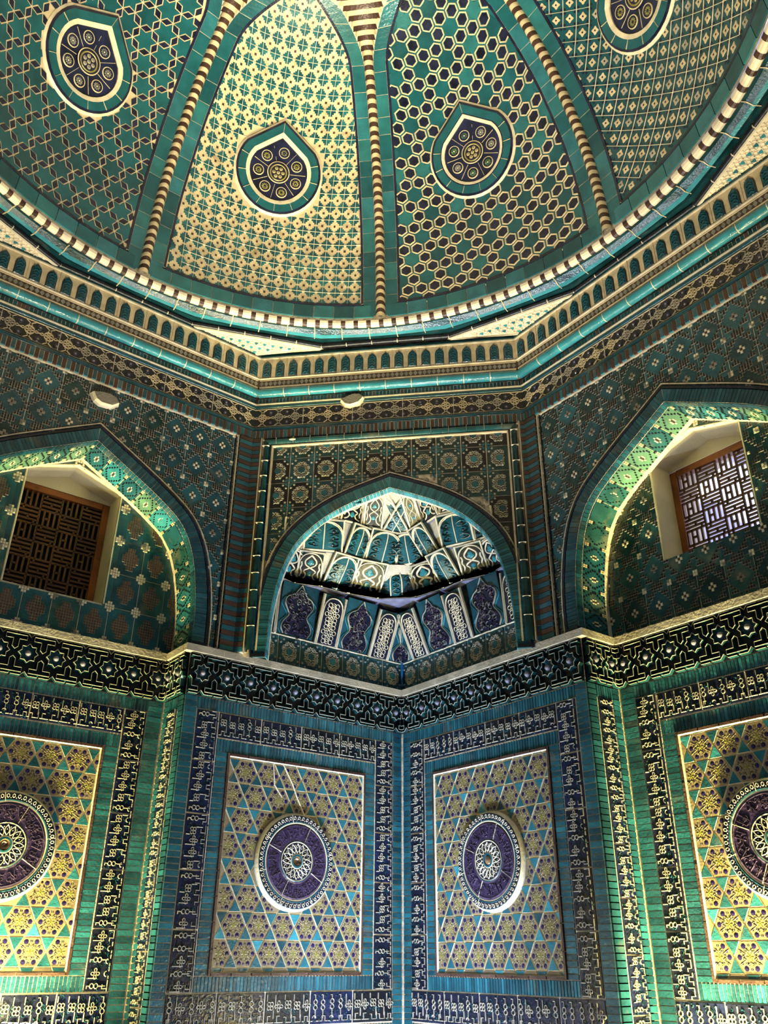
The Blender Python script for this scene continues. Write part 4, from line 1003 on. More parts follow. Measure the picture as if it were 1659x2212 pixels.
def upper_cornice(F, hw, label, side):
    """everything from the striped brick course up to the arcaded band on one octagon side"""
    t = thing('striped_course', 'brown and teal striped brick course with mouldings %s' % label, 'moulding', F, 'striped brick courses')
    m = MB(); m.rect(-hw, 4.848, hw, 4.918, 0, .022, 'grout', 0); bricks(m, -hw, 4.852, hw, 4.916, 'u', .029, alt=('teal', 'brown', 'teal_deep', 'brown'), h0=.022, h1=.027, jit=.03)
    n = round(2*hw/.058)              # lower lip shows a little striped edge
    for i in range(n*2): x = -hw+i*hw/n; m.face([(x+.001, 4.8478, .001), (x+hw/n-.001, 4.8478, .001), (x+hw/n-.001, 4.8478, .026), (x+.001, 4.8478, .026)][::-1], 'brown' if i % 2 else 'turquoise')
    part('striped_bricks', m, t)
    m = MB(); m.box(-hw, 4.838, -.01, hw, 4.8475, .012, 'cream_white'); part('cream_fillet', m, t)
    m = MB(); m.tube([(-hw, 4.937, .006), (hw, 4.937, .006)], .020, 'teal_deep', 10); m.tube([(-hw, 5.138, .006), (hw, 5.138, .006)], .016, 'teal_deep', 10); part('green_bead', m, t, smooth=True)
    m = MB(); m.box(-hw, 5.150, -.01, hw, 5.158, .028, 'cream_white'); m.rect(-hw, 5.158, hw, 5.205, 0, .018, 'grout', 0)
    bricks(m, -hw, 5.160, hw, 5.204, 'u', .026, mats=('dark_green', 'dark_green', 'brown_frame', 'teal_deep', 'dark_green'), h0=.018, h1=.022); part('dark_bricks', m, t)
    hw2 = hw-.085*.4142
    t = thing('turquoise_bead', 'bright turquoise half-round bead %s' % label, 'moulding', F, 'turquoise beads')
    m = MB(); m.tube([(-hw2-.005, 5.235, .050), (hw2+.005, 5.235, .050)], .034, 'turquoise', 14); part('bead', m, t, smooth=True)
    m = MB()
    k = round(2*hw2/.20)
    for i in range(1, k): x = -hw2+2*hw2*i/k; m.tube([(x-.003, 5.235, .050), (x+.003, 5.235, .050)], .0352, 'cream', 14)
    m.box(-hw2, 5.264, 0, hw2, 5.272, .07, 'grout'); part('joints', m, t)
    # arcaded band
    t = thing('arcaded_frieze', 'cream band of little pointed turquoise arches %s' % label, 'frieze', F, 'arcaded friezes')
    m = MB(); m.box(-hw2-.01, 5.272, -.02, hw2+.01, 5.345, .066, 'brown'); m.box(-hw2-.01, 5.345, -.02, hw2+.01, 5.352, .082, 'cream_white'); m.box(-hw2-.01, 5.352, -.02, hw2+.01, 5.53, .074, 'cream')
    k = round(2*hw2/.034)
    for i in range(k):
        x = -hw2+(i+.5)*2*hw2/k; d = hw2/k*.92
        m.prism([(x-d, 5.308), (x, 5.308-.024), (x+d, 5.308), (x, 5.308+.024)], .066, .071, 'petal', .002)
    m.ribbon([(-hw2, 5.278), (hw2, 5.278)], .007, .066, .071, 'cream'); m.ribbon([(-hw2, 5.338), (hw2, 5.338)], .007, .066, .071, 'cream')
    part('chevron_strip', m, t)
    n = round(2*hw2/.103); p = 2*hw2/n
    if not NT: NT.append(niche_tile().mesh('niche_tile')); NT.append(niche_tile(1).mesh('niche_tile'))
    for i in range(n): o = link('niche_tile', NT[i % 2], t); o.location = (-hw2+(i+.5)*p, 5.356, .074); o.scale = (p/.103, 1, 1)
    m = MB()
    for i in range(1, n):
        if i % 2 == 0: m.ribbon([(-hw2+i*p, 5.355), (-hw2+i*p, 5.53)], .005, .074, .080, 'grout')
    m.box(-hw2-.02, 5.530, -.02, hw2+.02, 5.540, .086, 'cream_white'); m.box(-hw2-.02, 5.540, -.02, hw2+.02, 5.556, .094, 'dark_green'); part('top_fillet', m, t)
NT = []
def niche_tile(v=0):
    m = MB(); w_ = .070; O = [(-w_/2, 0), (-w_/2, .105), (-w_/2*.86, .125), (0, .158), (w_/2*.86, .125), (w_/2, .105), (w_/2, 0)]
    m.prism(O, 0, .008, 'black_glaze', .004); O2 = [(x*.84, .006+y*.92) for x, y in O]; m.prism(O2, .008, .011, 'teal_deep', .002)
    for k in range(5):
        y = .014+k*.023; s_ = 1 if (k+v) % 2 else -1
        m.ribbon([(-.022*s_, y), (-.004*s_, y+.016), (.012*s_, y+.006), (.022*s_, y+.022)], .005, .011, .019, 'teal', None, False, .4)
        m.ribbon([(.020*s_, y-.002), (.006*s_, y+.010)], .004, .011, .017, 'teal_green', None, False, .4)
        m.cap(-.014*s_, y+.014, .004, .011, .017, 'teal', 5, 1)
    return m
for F, hw, lb, sd in ((GL, OC, 'on the left wall', 'l'), (FD, .990, 'across the corner', 'c'), (GR, OC, 'on the right wall', 'r')):
    upper_cornice(F, hw, lb, sd); knot_frieze(F, -hw, hw, 'dark frieze of cream knots %s' % lb)
# plaster stubs left where beams were cut
def stub(F, x, z, w_, label, tilt=0):
    m = MB(); P = [(-w_*.5, .015), (-w_*.32, -.035), (-w_*.1, -.05), (w_*.3, -.035), (w_*.52, .012), (w_*.38, .045), (w_*.12, .055), (-w_*.2, .04)]
    P = [(a*math.cos(tilt)-b*math.sin(tilt), a*math.sin(tilt)+b*math.cos(tilt)) for a, b in P]
    m.prism(P, 0, .055, 'stub_grey', .012, 'stub_plaster'); o = part('plaster_stub', m, None, T(F, x, z, 0)); tag(o, label, 'plaster stub')
stub(FD, -.252, 5.122, .19, 'rough grey plaster stub on the knot frieze across the corner', .08)
stub(GL, -.01, 4.715, .20, 'rough grey plaster stub on the left wall above the arch', -.1)
m = MB(); m.cap(0, 0, .04, .02, .055, 'stub_plaster', 12, 2, 1, .35); tag(part('plaster_patch', m, None, T(FD, -.68, 4.815, 0), True), 'small pale plaster patch on the green moulding, upper left of the squinch', 'patch')

# ================================================================ sixteen-sided step, triangles, rope ring
AP = 2.42; R16 = AP/math.cos(pi/16)
def V16(k, r, z): a = math.radians(11.25+22.5*k); return (r*math.cos(a), r*math.sin(a), z)
def ring16():
    t = thing('sixteen_sided_moulding', 'black and turquoise stepped moulding below the dome ring', 'moulding')
    m = MB()
    for k in range(16):
        a, b = V16(k, R16-.012, 5.567), V16(k+1, R16-.012, 5.567); P = dense([a, b], .2)
        for p, q in zip(P, P[1:]):
            pv, qv = Vector(p), Vector(q); g = (qv-pv)*.02; m.tube([tuple(pv+g), tuple(qv-g)], .017, 'black_glaze', 8)
        m.tube([a, b], .0155, 'grout', 8)
    part('black_bead', m, t, smooth=True)
    m = MB(); n = 128
    prof = [(None, 5.590, 'dark_green'), (2.372, 5.586, 'dark_green'), (2.345, 5.570, 'turquoise'), (2.322, 5.576, 'dark_green'), (2.29, 5.592, 'dark_green'), (2.262, 5.590, 'dark_green'), (2.24, 5.60, 'cream')]
    for i in range(n):
        for j in range(len(prof)-1):
            q = []
            for (r, z, mm), ii in ((prof[j], i), (prof[j], i+1), (prof[j+1], i+1), (prof[j+1], i)):
                a = 2*pi*ii/n; rr = r
                loc = (math.degrees(a)-11.25) % 22.5-11.25; apo = 1/math.cos(math.radians(loc))
                if r is None: rr = (AP-.02)*apo
                elif r > 2.3: rr = r*(1+(apo-1)*(r-2.28)/.12)
                q.append((rr*math.cos(a), rr*math.sin(a), z))
            m.face(q, prof[j][2])
    part('turquoise_steps', m, t)
    m = MB()
    for i in range(72):
        a = 2*pi*(i+.5)/72; m.tube([(r*math.cos(a), r*math.sin(a), z) for r, z in ((2.38, 5.576), (2.33, 5.570), (2.296, 5.588), (2.262, 5.584))], .004, 'cream', 5)
    part('joints', m, t)
ring16()
def triangles():
    names = ['hidden', 'right of the window wall', 'upper right above the right wall', 'right of the squinch face', 'left of the squinch face', 'upper left above the left wall', 'hidden', 'hidden']
    for k in range(8):
        az = 22.5+45*k
        a = math.radians(az)
        oct_r = 2.62 if True else 0
        tip = Vector((oct_r*math.cos(a), oct_r*math.sin(a), 0)); p, q = Vector(V16(2*k, R16, 0)), Vector(V16(2*k+1, R16, 0))
        if k > 3 and k != 7: pass
        c = (tip+p+q)/3; u = (p-q).normalized(); n = Vector((0, 0, -1)); F = frame((c.x, c.y, 5.553), u, n)
        inv = F.inverted(); L3 = [inv @ Vector((x.x, x.y, 5.553)) for x in (tip, p, q)]
        tri = [(v.x, v.y) for v in L3]
        lab = {0: 'cream lattice triangle above the right wall arches, beside the right corner of the squinch face', 1: 'cream lattice triangle at the left corner of the squinch face', 2: 'cream lattice triangle at the upper left edge above the left wall', 7: 'cream lattice triangle at the upper right edge above the right wall'}.get(k)
        if lab is None: continue
        t = thing('corner_triangle', lab, 'soffit tile', F, 'cream lattice triangles under the dome')
        m = MB(); m.flat([(x*1.04, y*1.04) for x, y in tri], 0, 'cream_white'); 
        m.ribbon(tri, .022, 0, .012, 'cream_white', None, True); part('plaster_ground', m, t)
        def ins(x, y, mg):
            s_ = []
            for i in range(3):
                (x0, y0), (x1, y1) = tri[i], tri[(i+1) % 3]; l = math.hypot(x1-x0, y1-y0); s_.append(((x1-x0)*(y-y0)-(y1-y0)*(x-x0))/l)
            return all(v > mg for v in s_) or all(v < -mg for v in s_)
        m = MB(); P = .062
        for i in range(-9, 10):
            for j in range(-5, 6):
                x, y = (i+.5*(j % 2))*P, j*P*.86
                if ins(x, y, .016): m.prism([(x+math.cos(q*pi/3+.5)*(.012 if q % 2 else .019), y+math.sin(q*pi/3+.5)*(.012 if q % 2 else .019)) for q in range(6)], 0, .003, 'turquoise' if (i+j) % 3 else 'teal_bright', .001)
                for q in range(6):
                    a2 = q*pi/3; px, py = x+math.cos(a2)*P*.5, y+math.sin(a2)*P*.5
                    if ins(px, py, .012): m.ribbon(loop(px, py, .013, 5, a0=a2, a1=a2+3.5), .005, 0, .006, 'cream_white')
                    if q % 2 == 0 and ins(x+math.cos(a2+.52)*P*.577, y+math.sin(a2+.52)*P*.577, .012): m.cap(x+math.cos(a2+.52)*P*.577, y+math.sin(a2+.52)*P*.577, .0075, 0, .004, 'brown', 6, 1)
        part('glazed_chips', m, t)
triangles()
# slab above the triangles so that the octagon corners are closed
m = MB()
for k in range(16):
    pa, pb = V16(k, 2.9, 5.60), V16(k+1, 2.9, 5.60); qa, qb = V16(k, R16-.03, 5.60), V16(k+1, R16-.03, 5.60); m.face([pa, qa, qb, pb], 'mortar')
tag(part('ceiling_ring', m), 'masonry ring behind the dome mouldings', 'ceiling', kind='structure')

# ================================================================ dome
PROF = [(2.20, 5.60), (2.165, 5.95), (2.09, 6.32), (1.97, 6.63), (1.83, 6.91), (1.665, 7.13), (1.485, 7.31), (1.275, 7.47), (1.05, 7.60), (.75, 7.73), (.4, 7.83), (.02, 7.88)]
PROF = smooth2(PROF, 2)
SA = [0]
for i in range(1, len(PROF)): SA.append(SA[-1]+math.dist(PROF[i], PROF[i-1]))
def dprof(s_):
    s_ = max(0, min(SA[-1]-1e-5, s_)); lo, hi = 0, len(SA)-1
    while hi-lo > 1:
        md = (lo+hi)//2
        if SA[md] <= s_: lo = md
        else: hi = md
    k = (s_-SA[lo])/(SA[lo+1]-SA[lo]); a, b = PROF[lo], PROF[lo+1]; dx, dy = b[0]-a[0], b[1]-a[1]; l = math.hypot(dx, dy)
    return a[0]+dx*k, a[1]+dy*k, -dy/l, dx/l      # r, z, inward normal (r,z)
def dmap(az0):
    a0 = math.radians(az0)
    def fn(u, v, h):                  # u to the right as seen from inside
        r, z, nr, nz_ = dprof(v); a = a0-u/max(r, .15); rr = r+nr*h; zz = z-nz_*abs(h)*1.0
        if True: zz = z+(-abs(nz_) if nz_ else 0)*h
        return (rr*math.cos(a), rr*math.sin(a), zz)
    return fn
def half_w(v):                        # half width of a panel field at arc length v (inside the black line)
    r = dprof(v)[0]; w_ = math.radians(22.5)*r-.145
    if v > 1.98: w_ -= (v-1.98)**1.6*.75
    return w_
VTOP = 2.62; VBOT = .135
def in_gore(u, v, mg=0): return VBOT+mg < v < VTOP-mg and abs(u) < half_w(v)-mg and (v < 2.75)
m = MB(); NA, NV = 96, 28
for i in range(NA):
    for j in range(NV):
        q = []
        for ii, jj in ((i, j), (i, j+1), (i+1, j+1), (i+1, j)):
            r, z, _, _ = dprof(SA[-1]*jj/NV-.0 if jj else -.0); a = 2*pi*ii/NA; q.append((r*math.cos(a), r*math.sin(a), z))
        m.face(q, 'mortar')
tag(part('ceiling', m), 'domed ceiling shell behind the tiled panels', 'ceiling', kind='structure')
def cull(mb, poly, h0, h1, mm, bev=.0015, side=None, test=None, mg=0.0):
    cx = sum(p[0] for p in poly)/len(poly); cy = sum(p[1] for p in poly)/len(poly)
    if test(cx, cy, mg): mb.prism(poly, h0, h1, mm, bev, side)
def tear(k=1.0, n=40, r=.315, tip=.385):
    """outline of the teardrop, point upward"""
    P = []
    for i in range(n):
        a = -pi/2+2*pi*i/n; x, y = math.cos(a)*r, math.sin(a)*r
        P.append((x, y))
    P = [p for p in P if not (p[1] > r*.62)]
    P = sorted(P, key=lambda p: (math.atan2(p[1], p[0])-pi*.5) % (2*pi))
    return [(x*k, y*k) for x, y in [(0, tip)]+P]
MED = (0, 1.165)
def off_med(u, v, r=.335):
    x, y = u-MED[0], v-MED[1]
    if math.hypot(x, y) < r: return False
    return not (y > 0 and abs(x) < (.41-y)*.62 and y < .42)
def ground_sheet(m, mm, h=.002, col=None):
    vs = [VBOT+(VTOP-VBOT)*j/40 for j in range(41)]
    for v0, v1 in zip(vs, vs[1:]):
        a, b = half_w(v0)+.01, half_w(v1)+.01
        if b < .02: break
        for k in range(10): p, q = -1+k*.2, -1+(k+1)*.2; m.face([(a*p, v0, h), (a*q, v0, h), (b*q, v1, h), (b*p, v1, h)], mm)
def pat_rhomb(m):
    p = .152; g = .0045; rg = random.Random(1); ground_sheet(m, 'cream', .002); hx = p*3**.5/2
    for j in range(-1, 22):
        for i in range(-9, 10):
            x, y = (i+.5*(j % 2))*p, VBOT+j*hx; R, N = p/3**.5, p*.5-.024
            st = []
            for k in range(6):
                a = pi/6+k*pi/3; st.append((x+math.cos(a)*(R-g*1.5), y+math.sin(a)*(R-g*1.5))); st.append((x+math.cos(a+pi/6)*(N-g), y+math.sin(a+pi/6)*(N-g)))
            t_ = lambda a, b, c: in_gore(a, b, -.03) and off_med(a, b, .31)
            cull(m, st, .002, .006, rg.choice(['dome_teal', 'dome_teal', 'dome_teal_dark']), .002, None, t_)
            for k in range(3):
                a = k*pi/3; mx_, my_ = x+math.cos(a)*p/2, y+math.sin(a)*p/2; c, s_ = math.cos(a+pi/2), math.sin(a+pi/2); L_ = R/2-g*1.3; w_ = .024-g*.7
                cull(m, [(mx_+c*L_, my_+s_*L_), (mx_-s_*w_, my_+c*w_), (mx_-c*L_, my_-s_*L_), (mx_+s_*w_, my_-c*w_)], .002, .007, 'rhomb', .002, None, lambda a, b, c: in_gore(a, b, -.012) and off_med(a, b))
def pat_hex(m):
    p = .200; g = .005; rg = random.Random(2); ground_sheet(m, 'dome_teal', .003); hy = p*3**.5/2
    for j in range(-1, 18):
        for i in range(-8, 9):
            x, y = (i+.5*(j % 2))*p, VBOT+j*hy
            for k in range(3):
                a = k*pi/3; mx_, my_ = x+math.cos(a)*p/2, y+math.sin(a)*p/2
                if not (in_gore(mx_, my_, -.022) and off_med(mx_, my_, .345)): continue
                R = p/4*1.0; H = [(mx_+math.cos(q*pi/3)*R*.86, my_+math.sin(q*pi/3)*R*.86) for q in range(6)] if False else [(mx_+math.cos(q*pi/3+pi/6)*R*.92, my_+math.sin(q*pi/3+pi/6)*R*.92) for q in range(6)]
                m.ribbon(H, .0135, .003, .0095, 'cream', None, True, .55); m.prism([(mx_+(a_-mx_)*.80, my_+(b_-my_)*.80) for a_, b_ in H], .003, .008, 'rhomb', .002)
            R = .047
            st = []
            for k in range(6): a = pi/6+k*pi/3; st.append((x+math.cos(a)*.084, y+math.sin(a)*.084)); st.append((x+math.cos(a+pi/6)*.046, y+math.sin(a+pi/6)*.046))
            if in_gore(x, y, .0) and off_med(x, y, .37): m.prism(st, .003, .0065, rg.choice(['dome_teal', 'dome_teal_light', 'dome_teal_dark']), .003)
def pat_cross(m):
    pw, ph = .094, .103; rg = random.Random(3); ground_sheet(m, 'cream', .002); N = 7
    for j in range(0, 26):
        for i in range(-12, 13):
            x, y = (i-.5)*pw, VBOT+j*ph; cx, cy = x+pw/2, y+ph/2
            if not (in_gore(cx, cy, -.035) and off_med(cx, cy, .335)): continue
            cw, ch = pw/N, ph/N; mm = rg.choice(['dome_teal', 'dome_teal', 'dome_teal_dark', 'dome_teal_light'])
            for sx in (-1, 1):
                for sy in (-1, 1):
                    st = [(3.42, 3.42), (.72, 3.42), (.72, 2.4), (1.6, 2.4), (1.6, 1.55), (2.45, 1.55), (2.45, .6), (3.42, .6)]
                    P = [(cx+sx*a*cw, cy+sy*b*ch) for a, b in st]
                    if in_gore(P[0][0], P[0][1], -.02) and off_med(P[0][0], P[0][1], .325): m.prism(P, .002, .005, mm, .0006)
            if in_gore(cx, cy, -.01): m.rect(cx-cw*.55, cy-ch*.55, cx+cw*.55, cy+ch*.55, .002, .005, 'brown', .0008)
            for s_ in (-1, 1):        # hairline joints between the small cream bricks
                m.rect(cx+s_*cw*.62-.0006, cy-ch*1.8, cx+s_*cw*.62+.0006, cy+ch*1.8, .002, .0028, 'petal', 0)
            if in_gore(x, y, .01) and off_med(x, y, .33):
                m.rect(x-.0014, y, x+.0014, y+ph, .0025, .0068, 'cream_white', .0004); m.rect(x, y-.0016, x+pw, y+.0016, .0025, .0068, 'cream_white', .0004)
def pat_diamond(m):
    p = .098; rg = random.Random(4); ground_sheet(m, 'dome_teal_dark', .003); c45 = .7071
    def rot(a, b): return ((a-b)*c45, (a+b)*c45+1.3)
    for i in range(-24, 25):
        for j in range(-24, 25):
            cx, cy = rot((i+.5)*p, (j+.5)*p)
            if not (in_gore(cx, cy, -.02) and off_med(cx, cy, .33)): continue
            s_ = .0118; mm = rg.choice(['cream', 'cream', 'letter'])
            for a, b in ((1, 0), (-1, 0), (0, 1), (0, -1), (1.15, 1.15), (-1.15, 1.15), (1.15, -1.15), (-1.15, -1.15)):
                q = [(a*s_-s_*.62, b*s_-s_*.62), (a*s_+s_*.62, b*s_-s_*.62), (a*s_+s_*.62, b*s_+s_*.62), (a*s_-s_*.62, b*s_+s_*.62)]
                m.prism([(cx+u, cy+v) for u, v in q], .003, .0065, mm, .0005)
            m.prism([(cx-.006, cy-.006), (cx+.006, cy-.006), (cx+.006, cy+.006), (cx-.006, cy+.006)], .003, .007, 'rhomb', .0005)
            for a, b in ((.5, 0), (-.5, 0), (0, .5), (0, -.5)):
                u, v = rot((i+.5+a*.0)*p, (j+.5)*p); u += a*p*1.05; v += b*p*1.05
                if in_gore(u, v, 0): m.prism([(u-.007, v-.007), (u+.007, v-.007), (u+.007, v+.007), (u-.007, v+.007)], .003, .0065, 'rhomb', .0005)
            a0, a1, a2 = rot(i*p, j*p), rot((i+1)*p, j*p), rot(i*p, (j+1)*p)
            if in_gore(*a0, .01) and off_med(*a0, .33): m.ribbon([a0, a1], .0035, .003, .0075, 'cream_white'); m.ribbon([a0, a2], .0035, .003, .0075, 'cream_white')
def gore(az, pat, label):
    t = thing('mosaic_gore', label, 'dome mosaic', None, 'tiled dome panels')
    m = MB(); pat(m); m.map(dmap(az)); part('tile_field', m, t)
    m = MB(); vs = dense([(VBOT, 0), (VTOP-.02, 0)], .11); vs = [v[0] for v in vs]
    fine = [VBOT+(VTOP-.02-VBOT)*k/60 for k in range(61)]
    for s_ in (-1, 1):
        m.ribbon([(s_*(half_w(v)+.009), v) for v in fine], .020, .0, .012, 'rhomb', None, False, .8)
    hb = half_w(VBOT)
    nseg = 14; m.ribbon([(-hb+2*hb*k/nseg, VBOT-.006) for k in range(nseg+1)], .018, .0, .012, 'rhomb', None, False, .8)
    m.map(dmap(az)); part('black_outline', m, t)
    m = MB(); rg = random.Random(int(az)+200)
    sv = [VBOT-.11]
    while sv[-1] < VTOP-.1: sv.append(sv[-1]+rg.uniform(.12, .19))
    for s_ in (-1, 1):
        for v0, v1 in zip(sv, sv[1:]):
            mm = rg.choice(['dome_teal', 'dome_teal', 'dome_teal_light', 'dome_teal_dark', 'teal_bright'])
            V = [v0+.002+(v1-v0-.004)*k/4 for k in range(5)]
            inn = [s_*(half_w(v)+.019) for v in V]; out = [s_*(math.radians(22.5)*dprof(v)[0]-.036-(max(0, v-1.98)**1.6*.75*.82)) for v in V]
            for k in range(4):
                Q = [(inn[k], V[k], .010), (out[k], V[k], .012), (out[k+1], V[k+1], .012), (inn[k+1], V[k+1], .010)]; m.face(Q if s_ > 0 else Q[::-1], mm)
            for (x, h_) in ((inn, .010),):
                for k in range(4): Q = [(x[k], V[k], 0), (x[k], V[k], h_), (x[k+1], V[k+1], h_), (x[k+1], V[k+1], 0)]; m.face(Q, mm)
    W_ = math.radians(22.5)*dprof(.05)[0]-.05; n = 11
    for k in range(n):
        a, b = -W_+2*W_*k/n+.002, -W_+2*W_*(k+1)/n-.002; mm = rg.choice(['dome_teal', 'dome_teal_light', 'teal_bright', 'dome_teal_dark'])
        m.prism([(a, .018), (b, .018), (b, VBOT-.016), (a, VBOT-.016)], .0, .011, mm, .001)
    m.map(dmap(az)); part('turquoise_border', m, t)
    m = MB()
    for s_ in (-1, 1):
        V = fine; 
        for v0, v1 in zip(V, V[1:]):
            a0, a1 = half_w(v0)+.012, half_w(v1)+.012; b0 = math.radians(22.5)*dprof(v0)[0]; b1 = math.radians(22.5)*dprof(v1)[0]
            Q = [(s_*a0, v0, .008), (s_*b0, v0, .008), (s_*b1, v1, .008), (s_*a1, v1, .008)]; m.face(Q if s_ > 0 else Q[::-1], 'grout')
    m.map(dmap(az)); part('mortar_bed', m, t)
gore(112.5, pat_rhomb, 'dome panel of teal stars and dark lozenges, upper left')
gore(67.5, pat_cross, 'dome panel of tiny cream crosses on teal, left of the middle rib')
gore(22.5, pat_hex, 'dome panel of teal stars and dark hexagons, right of the middle rib')
gore(-22.5, pat_diamond, 'dome panel of cream snowflakes on a slanting grid, upper right')
def medallion(az, label, rot, style):
    t = thing('teardrop_medallion', label, 'medallion', None, 'teardrop medallions on the dome'); fm = dmap(az); f0 = lambda u, v, h: fm(u+MED[0], v+MED[1], h)
    def band_(k0, k1, h0, h1, mm):
        m = MB(); A_, B_ = tear(k0), tear(k1); n = len(A_)
        for i in range(n):
            j = (i+1) % n; m.face([(*A_[i], 0), (*A_[i], h0), (*A_[j], h0), (*A_[j], 0)], mm); m.face([(*A_[i], h0), (*B_[i], h1), (*B_[j], h1), (*A_[j], h0)], mm)
            m.face([(*B_[i], h1), (*B_[i], 0), (*B_[j], 0), (*B_[j], h1)], mm)
        return m
    m = band_(1.07, 1.02, .008, .020, 'cream_white'); m.join(band_(1.02, .97, .024, .030, 'rhomb')); m.map(f0); part('plaster_edge', m, t)
    m = band_(.97, .79, .030, .034, 'dome_teal'); n = 16; P = tear(.97); Q = tear(.79)
    for i in range(0, len(P), 3): m.ribbon([Q[i], P[i]], .0035, .030, .0365, 'cream')
    m.map(f0); part('turquoise_band', m, t)
    m = band_(.79, .765, .034, .035, 'rhomb') if style == 'navy_line' else MB()
    m.join(band_(.765 if style == 'navy_line' else .79, .695, .036, .030, 'cream_white' if style != 'navy_line' else 'cream_white')); m.map(f0); part('cream_rim', m, t)
    m = MB(); I = tear(.70)
    for i in range(len(I)): m.face([(0, 0, .016), (*I[i-1], .018), (*I[i], .018)][::1], 'navy_blue')
    for k in range(7): a = rot+(k+.5)*2*pi/7; m.ribbon(dense([(math.cos(a)*.09, math.sin(a)*.09), (math.cos(a)*.205, math.sin(a)*.205)], .05), .004, .017, .022, 'cream')
    m.map(f0); part('navy_ground', m, t)
    dome_f = lambda x, y: f0
    for k in range(7):
        a = rot+k*2*pi/7; cx, cy = math.cos(a)*.150, math.sin(a)*.150
        if cy > .12 and abs(cx) < .03: cy += .01
        if style == 'bare' : pass
        m = MB(); m.ring(cx, cy, [(.043, .018, 'cream'), (.041, .024, 'cream'), (.036, .024, 'rhomb'), (.034, .020, 'rhomb')], 'cream', 18); 
        m.ring(cx, cy, [(.034, .021), (.0, .022)], 'rhomb', 14); g_ = {'green': 'flower_green', 'olive': 'olive', 'grey': 'petal', 'navy_line': 'flower_green'}[style]
        gg = g_ if k % 3 else ('petal' if style != 'olive' else 'olive')
        for q in range(10): b = q*2*pi/10; m.cap(cx+math.cos(b)*.017, cy+math.sin(b)*.017, .0078, .021, .025, gg, 5, 1, 1.4, .8, b)
        m.cap(cx, cy, .0065, .022, .026, 'cream_white' if style != 'olive' else 'rhomb', 6, 1); m.map(f0); part('flower_disc', m, t)
    m = MB(); m.ring(0, 0, [(.086, .018, 'navy'), (.085, .030, 'cream'), (.078, .032, 'rhomb'), (.066, .030, 'olive'), (.060, .034, 'ochre_line'), (.056, .030, 'rhomb'), (.0, .030, 'rhomb')], 'rhomb', 28)
    for q in range(7):
        b = q*pi/3; r = .034 if q < 6 else 0; m.cap(math.cos(b)*r, math.sin(b)*r, .0145, .030, .034, 'ochre_line' if style != 'grey' else 'letter', 8, 1); m.cap(math.cos(b)*r, math.sin(b)*r, .008, .034, .036, 'petal', 6, 1)
    m.map(f0); part('central_disc', m, t)
medallion(112.5, 'teardrop medallion with cream-ringed discs on the lozenge panel', .3, 'grey')
medallion(67.5, 'teardrop medallion with olive discs on the cream cross panel', .5, 'olive')
medallion(22.5, 'teardrop medallion with green flower discs on the hexagon panel', .9, 'navy_line')
medallion(-22.5, 'teardrop medallion cut by the top right edge of the photo', .2, 'olive')
def rib(az, label):
    t = thing('dome_rib', label, 'rib', None, 'striped dome ribs'); m = MB(); fn = dmap(az); n = 10; v = -.01; k = 0; st = .033
    while v < 2.55:
        w_ = .037+(max(0, v-1.98)**1.6*.62); st = .033
        mm = 'cream' if k % 2 == 0 else 'brown'
        P = []
        for q in range(2):
            row = []
            for i in range(n+1): a = pi*i/n; row.append(fn(-math.cos(a)*w_*(.94 if q else 1), v+q*st-.0+math.sin(a)*.012, math.sin(a)*.045+.004))
            P.append(row)
        mid = [tuple((P[0][i][j]+P[1][i][j])/2 for j in range(3)) for i in range(n+1)]
        for i in range(n): m.face([P[0][i], P[0][i+1], P[1][i+1], P[1][i]], mm)
        v += st; k += 1
    part('striped_rope', m, t, smooth=True)
rib(90, 'striped brown and cream rib between the lozenge and cross panels'); rib(45, 'middle striped rib of the dome above the corner'); rib(0, 'striped rib between the hexagon and snowflake panels'); rib(-45, 'striped rib beyond the snowflake panel at the right'); rib(135, 'striped rib beyond the lozenge panel at the left')
t = thing('rope_moulding', 'brown and cream striped rope ring at the foot of the dome', 'moulding'); m = MB(); n = 300
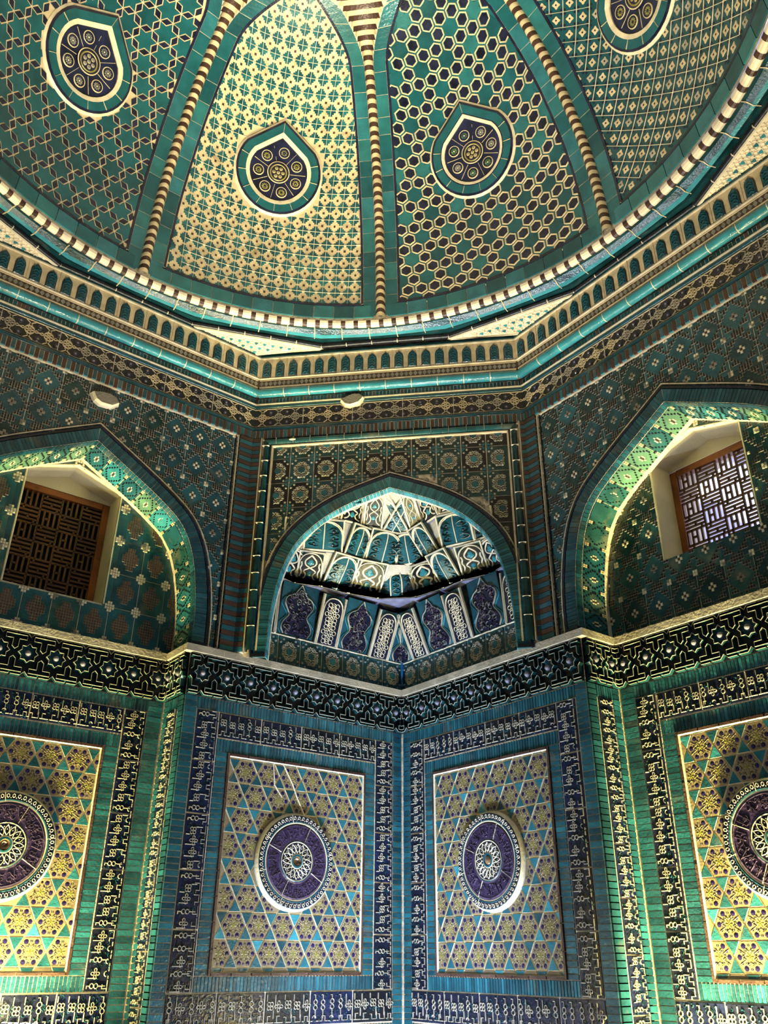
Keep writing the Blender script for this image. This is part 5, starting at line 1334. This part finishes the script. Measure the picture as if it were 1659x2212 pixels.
for i in range(n):
    a0, a1 = 2*pi*i/n, 2*pi*(i+1)/n; mm = 'cream_white' if i % 2 == 0 else 'brown'; g = 0 if i % 2 else 0
    if i % 2 == 0: a1 += .003; a0 -= .003
    else: a0 += .003; a1 -= .003
    rows = []
    for a in (a0, a1): rows.append([((2.238+math.cos(q*pi/6+pi*.5)*.030)*math.cos(a), (2.238+math.cos(q*pi/6+pi*.5)*.030)*math.sin(a), 5.605-math.sin(q*pi/6-.0)*0+math.sin(q*pi/6+pi*.5+0)*.036) for q in range(12)])
    for q in range(12): r = (q+1) % 12; m.face([rows[0][q], rows[1][q], rows[1][r], rows[0][r]], mm)
part('striped_rope', m, t, smooth=True)

# ================================================================ wall-washer lamp housings
def lightbars():
    lab = {'cool_left': 'cool white light bar at the foot of the left corner pier', 'cool_right': 'cool white light bar at the foot of the right corner pier', 'cool_corner': 'small cool light in the corner', 'warm_left': 'glowing light bar under the left recess panel', 'warm_right': 'warm light bar under the right recess panel', 'extra_spot_left': 'extra warm light added to brighten the left arch soffit', 'extra_spot_right': 'extra warm light added to brighten the right arch soffit', 'dome_flood': 'upward floodlight in the middle of the floor'}
    for (n, x, y, z, ln, aim, col, e) in LAMPS:
        p = Vector((x, y, z)); d = (Vector(aim)-p).normalized()
        wall = Vector((1, 0, 0)) if ('left' in n) else Vector((0, 1, 0)) if 'right' in n else Vector((1, -1, 0)).normalized()
        yv = (-d).cross(wall).normalized(); xv = yv.cross(-d); M = Matrix((xv, yv, -d)).transposed().to_4x4(); M.translation = p
        t = thing('light_bar', lab[n], 'lamp', M, 'wall-washing light bars'); m = MB(); h = ln/2
        m.box(-h-.02, -.035, .0, h+.02, .035, .05, 'metal_housing'); part('housing', m, t)
        m = MB(); k = max(3, int(ln/.028))
        for i in range(k): a = -h+ln*(i+.5)/k; m.box(a-.006, -.012, -.006, a+.006, .012, .0, 'diode_white')
        part('diode_row', m, t)
        m = MB(); dn = M.inverted().to_3x3() @ Vector((0, 0, -1)); 
        for sx in (-h, h): m.tube([(sx, 0, .03), tuple(Vector((sx, 0, .03))+dn*(z-.0))], .012, 'metal_housing', 8)
        part('stand', m, t)
lightbars()
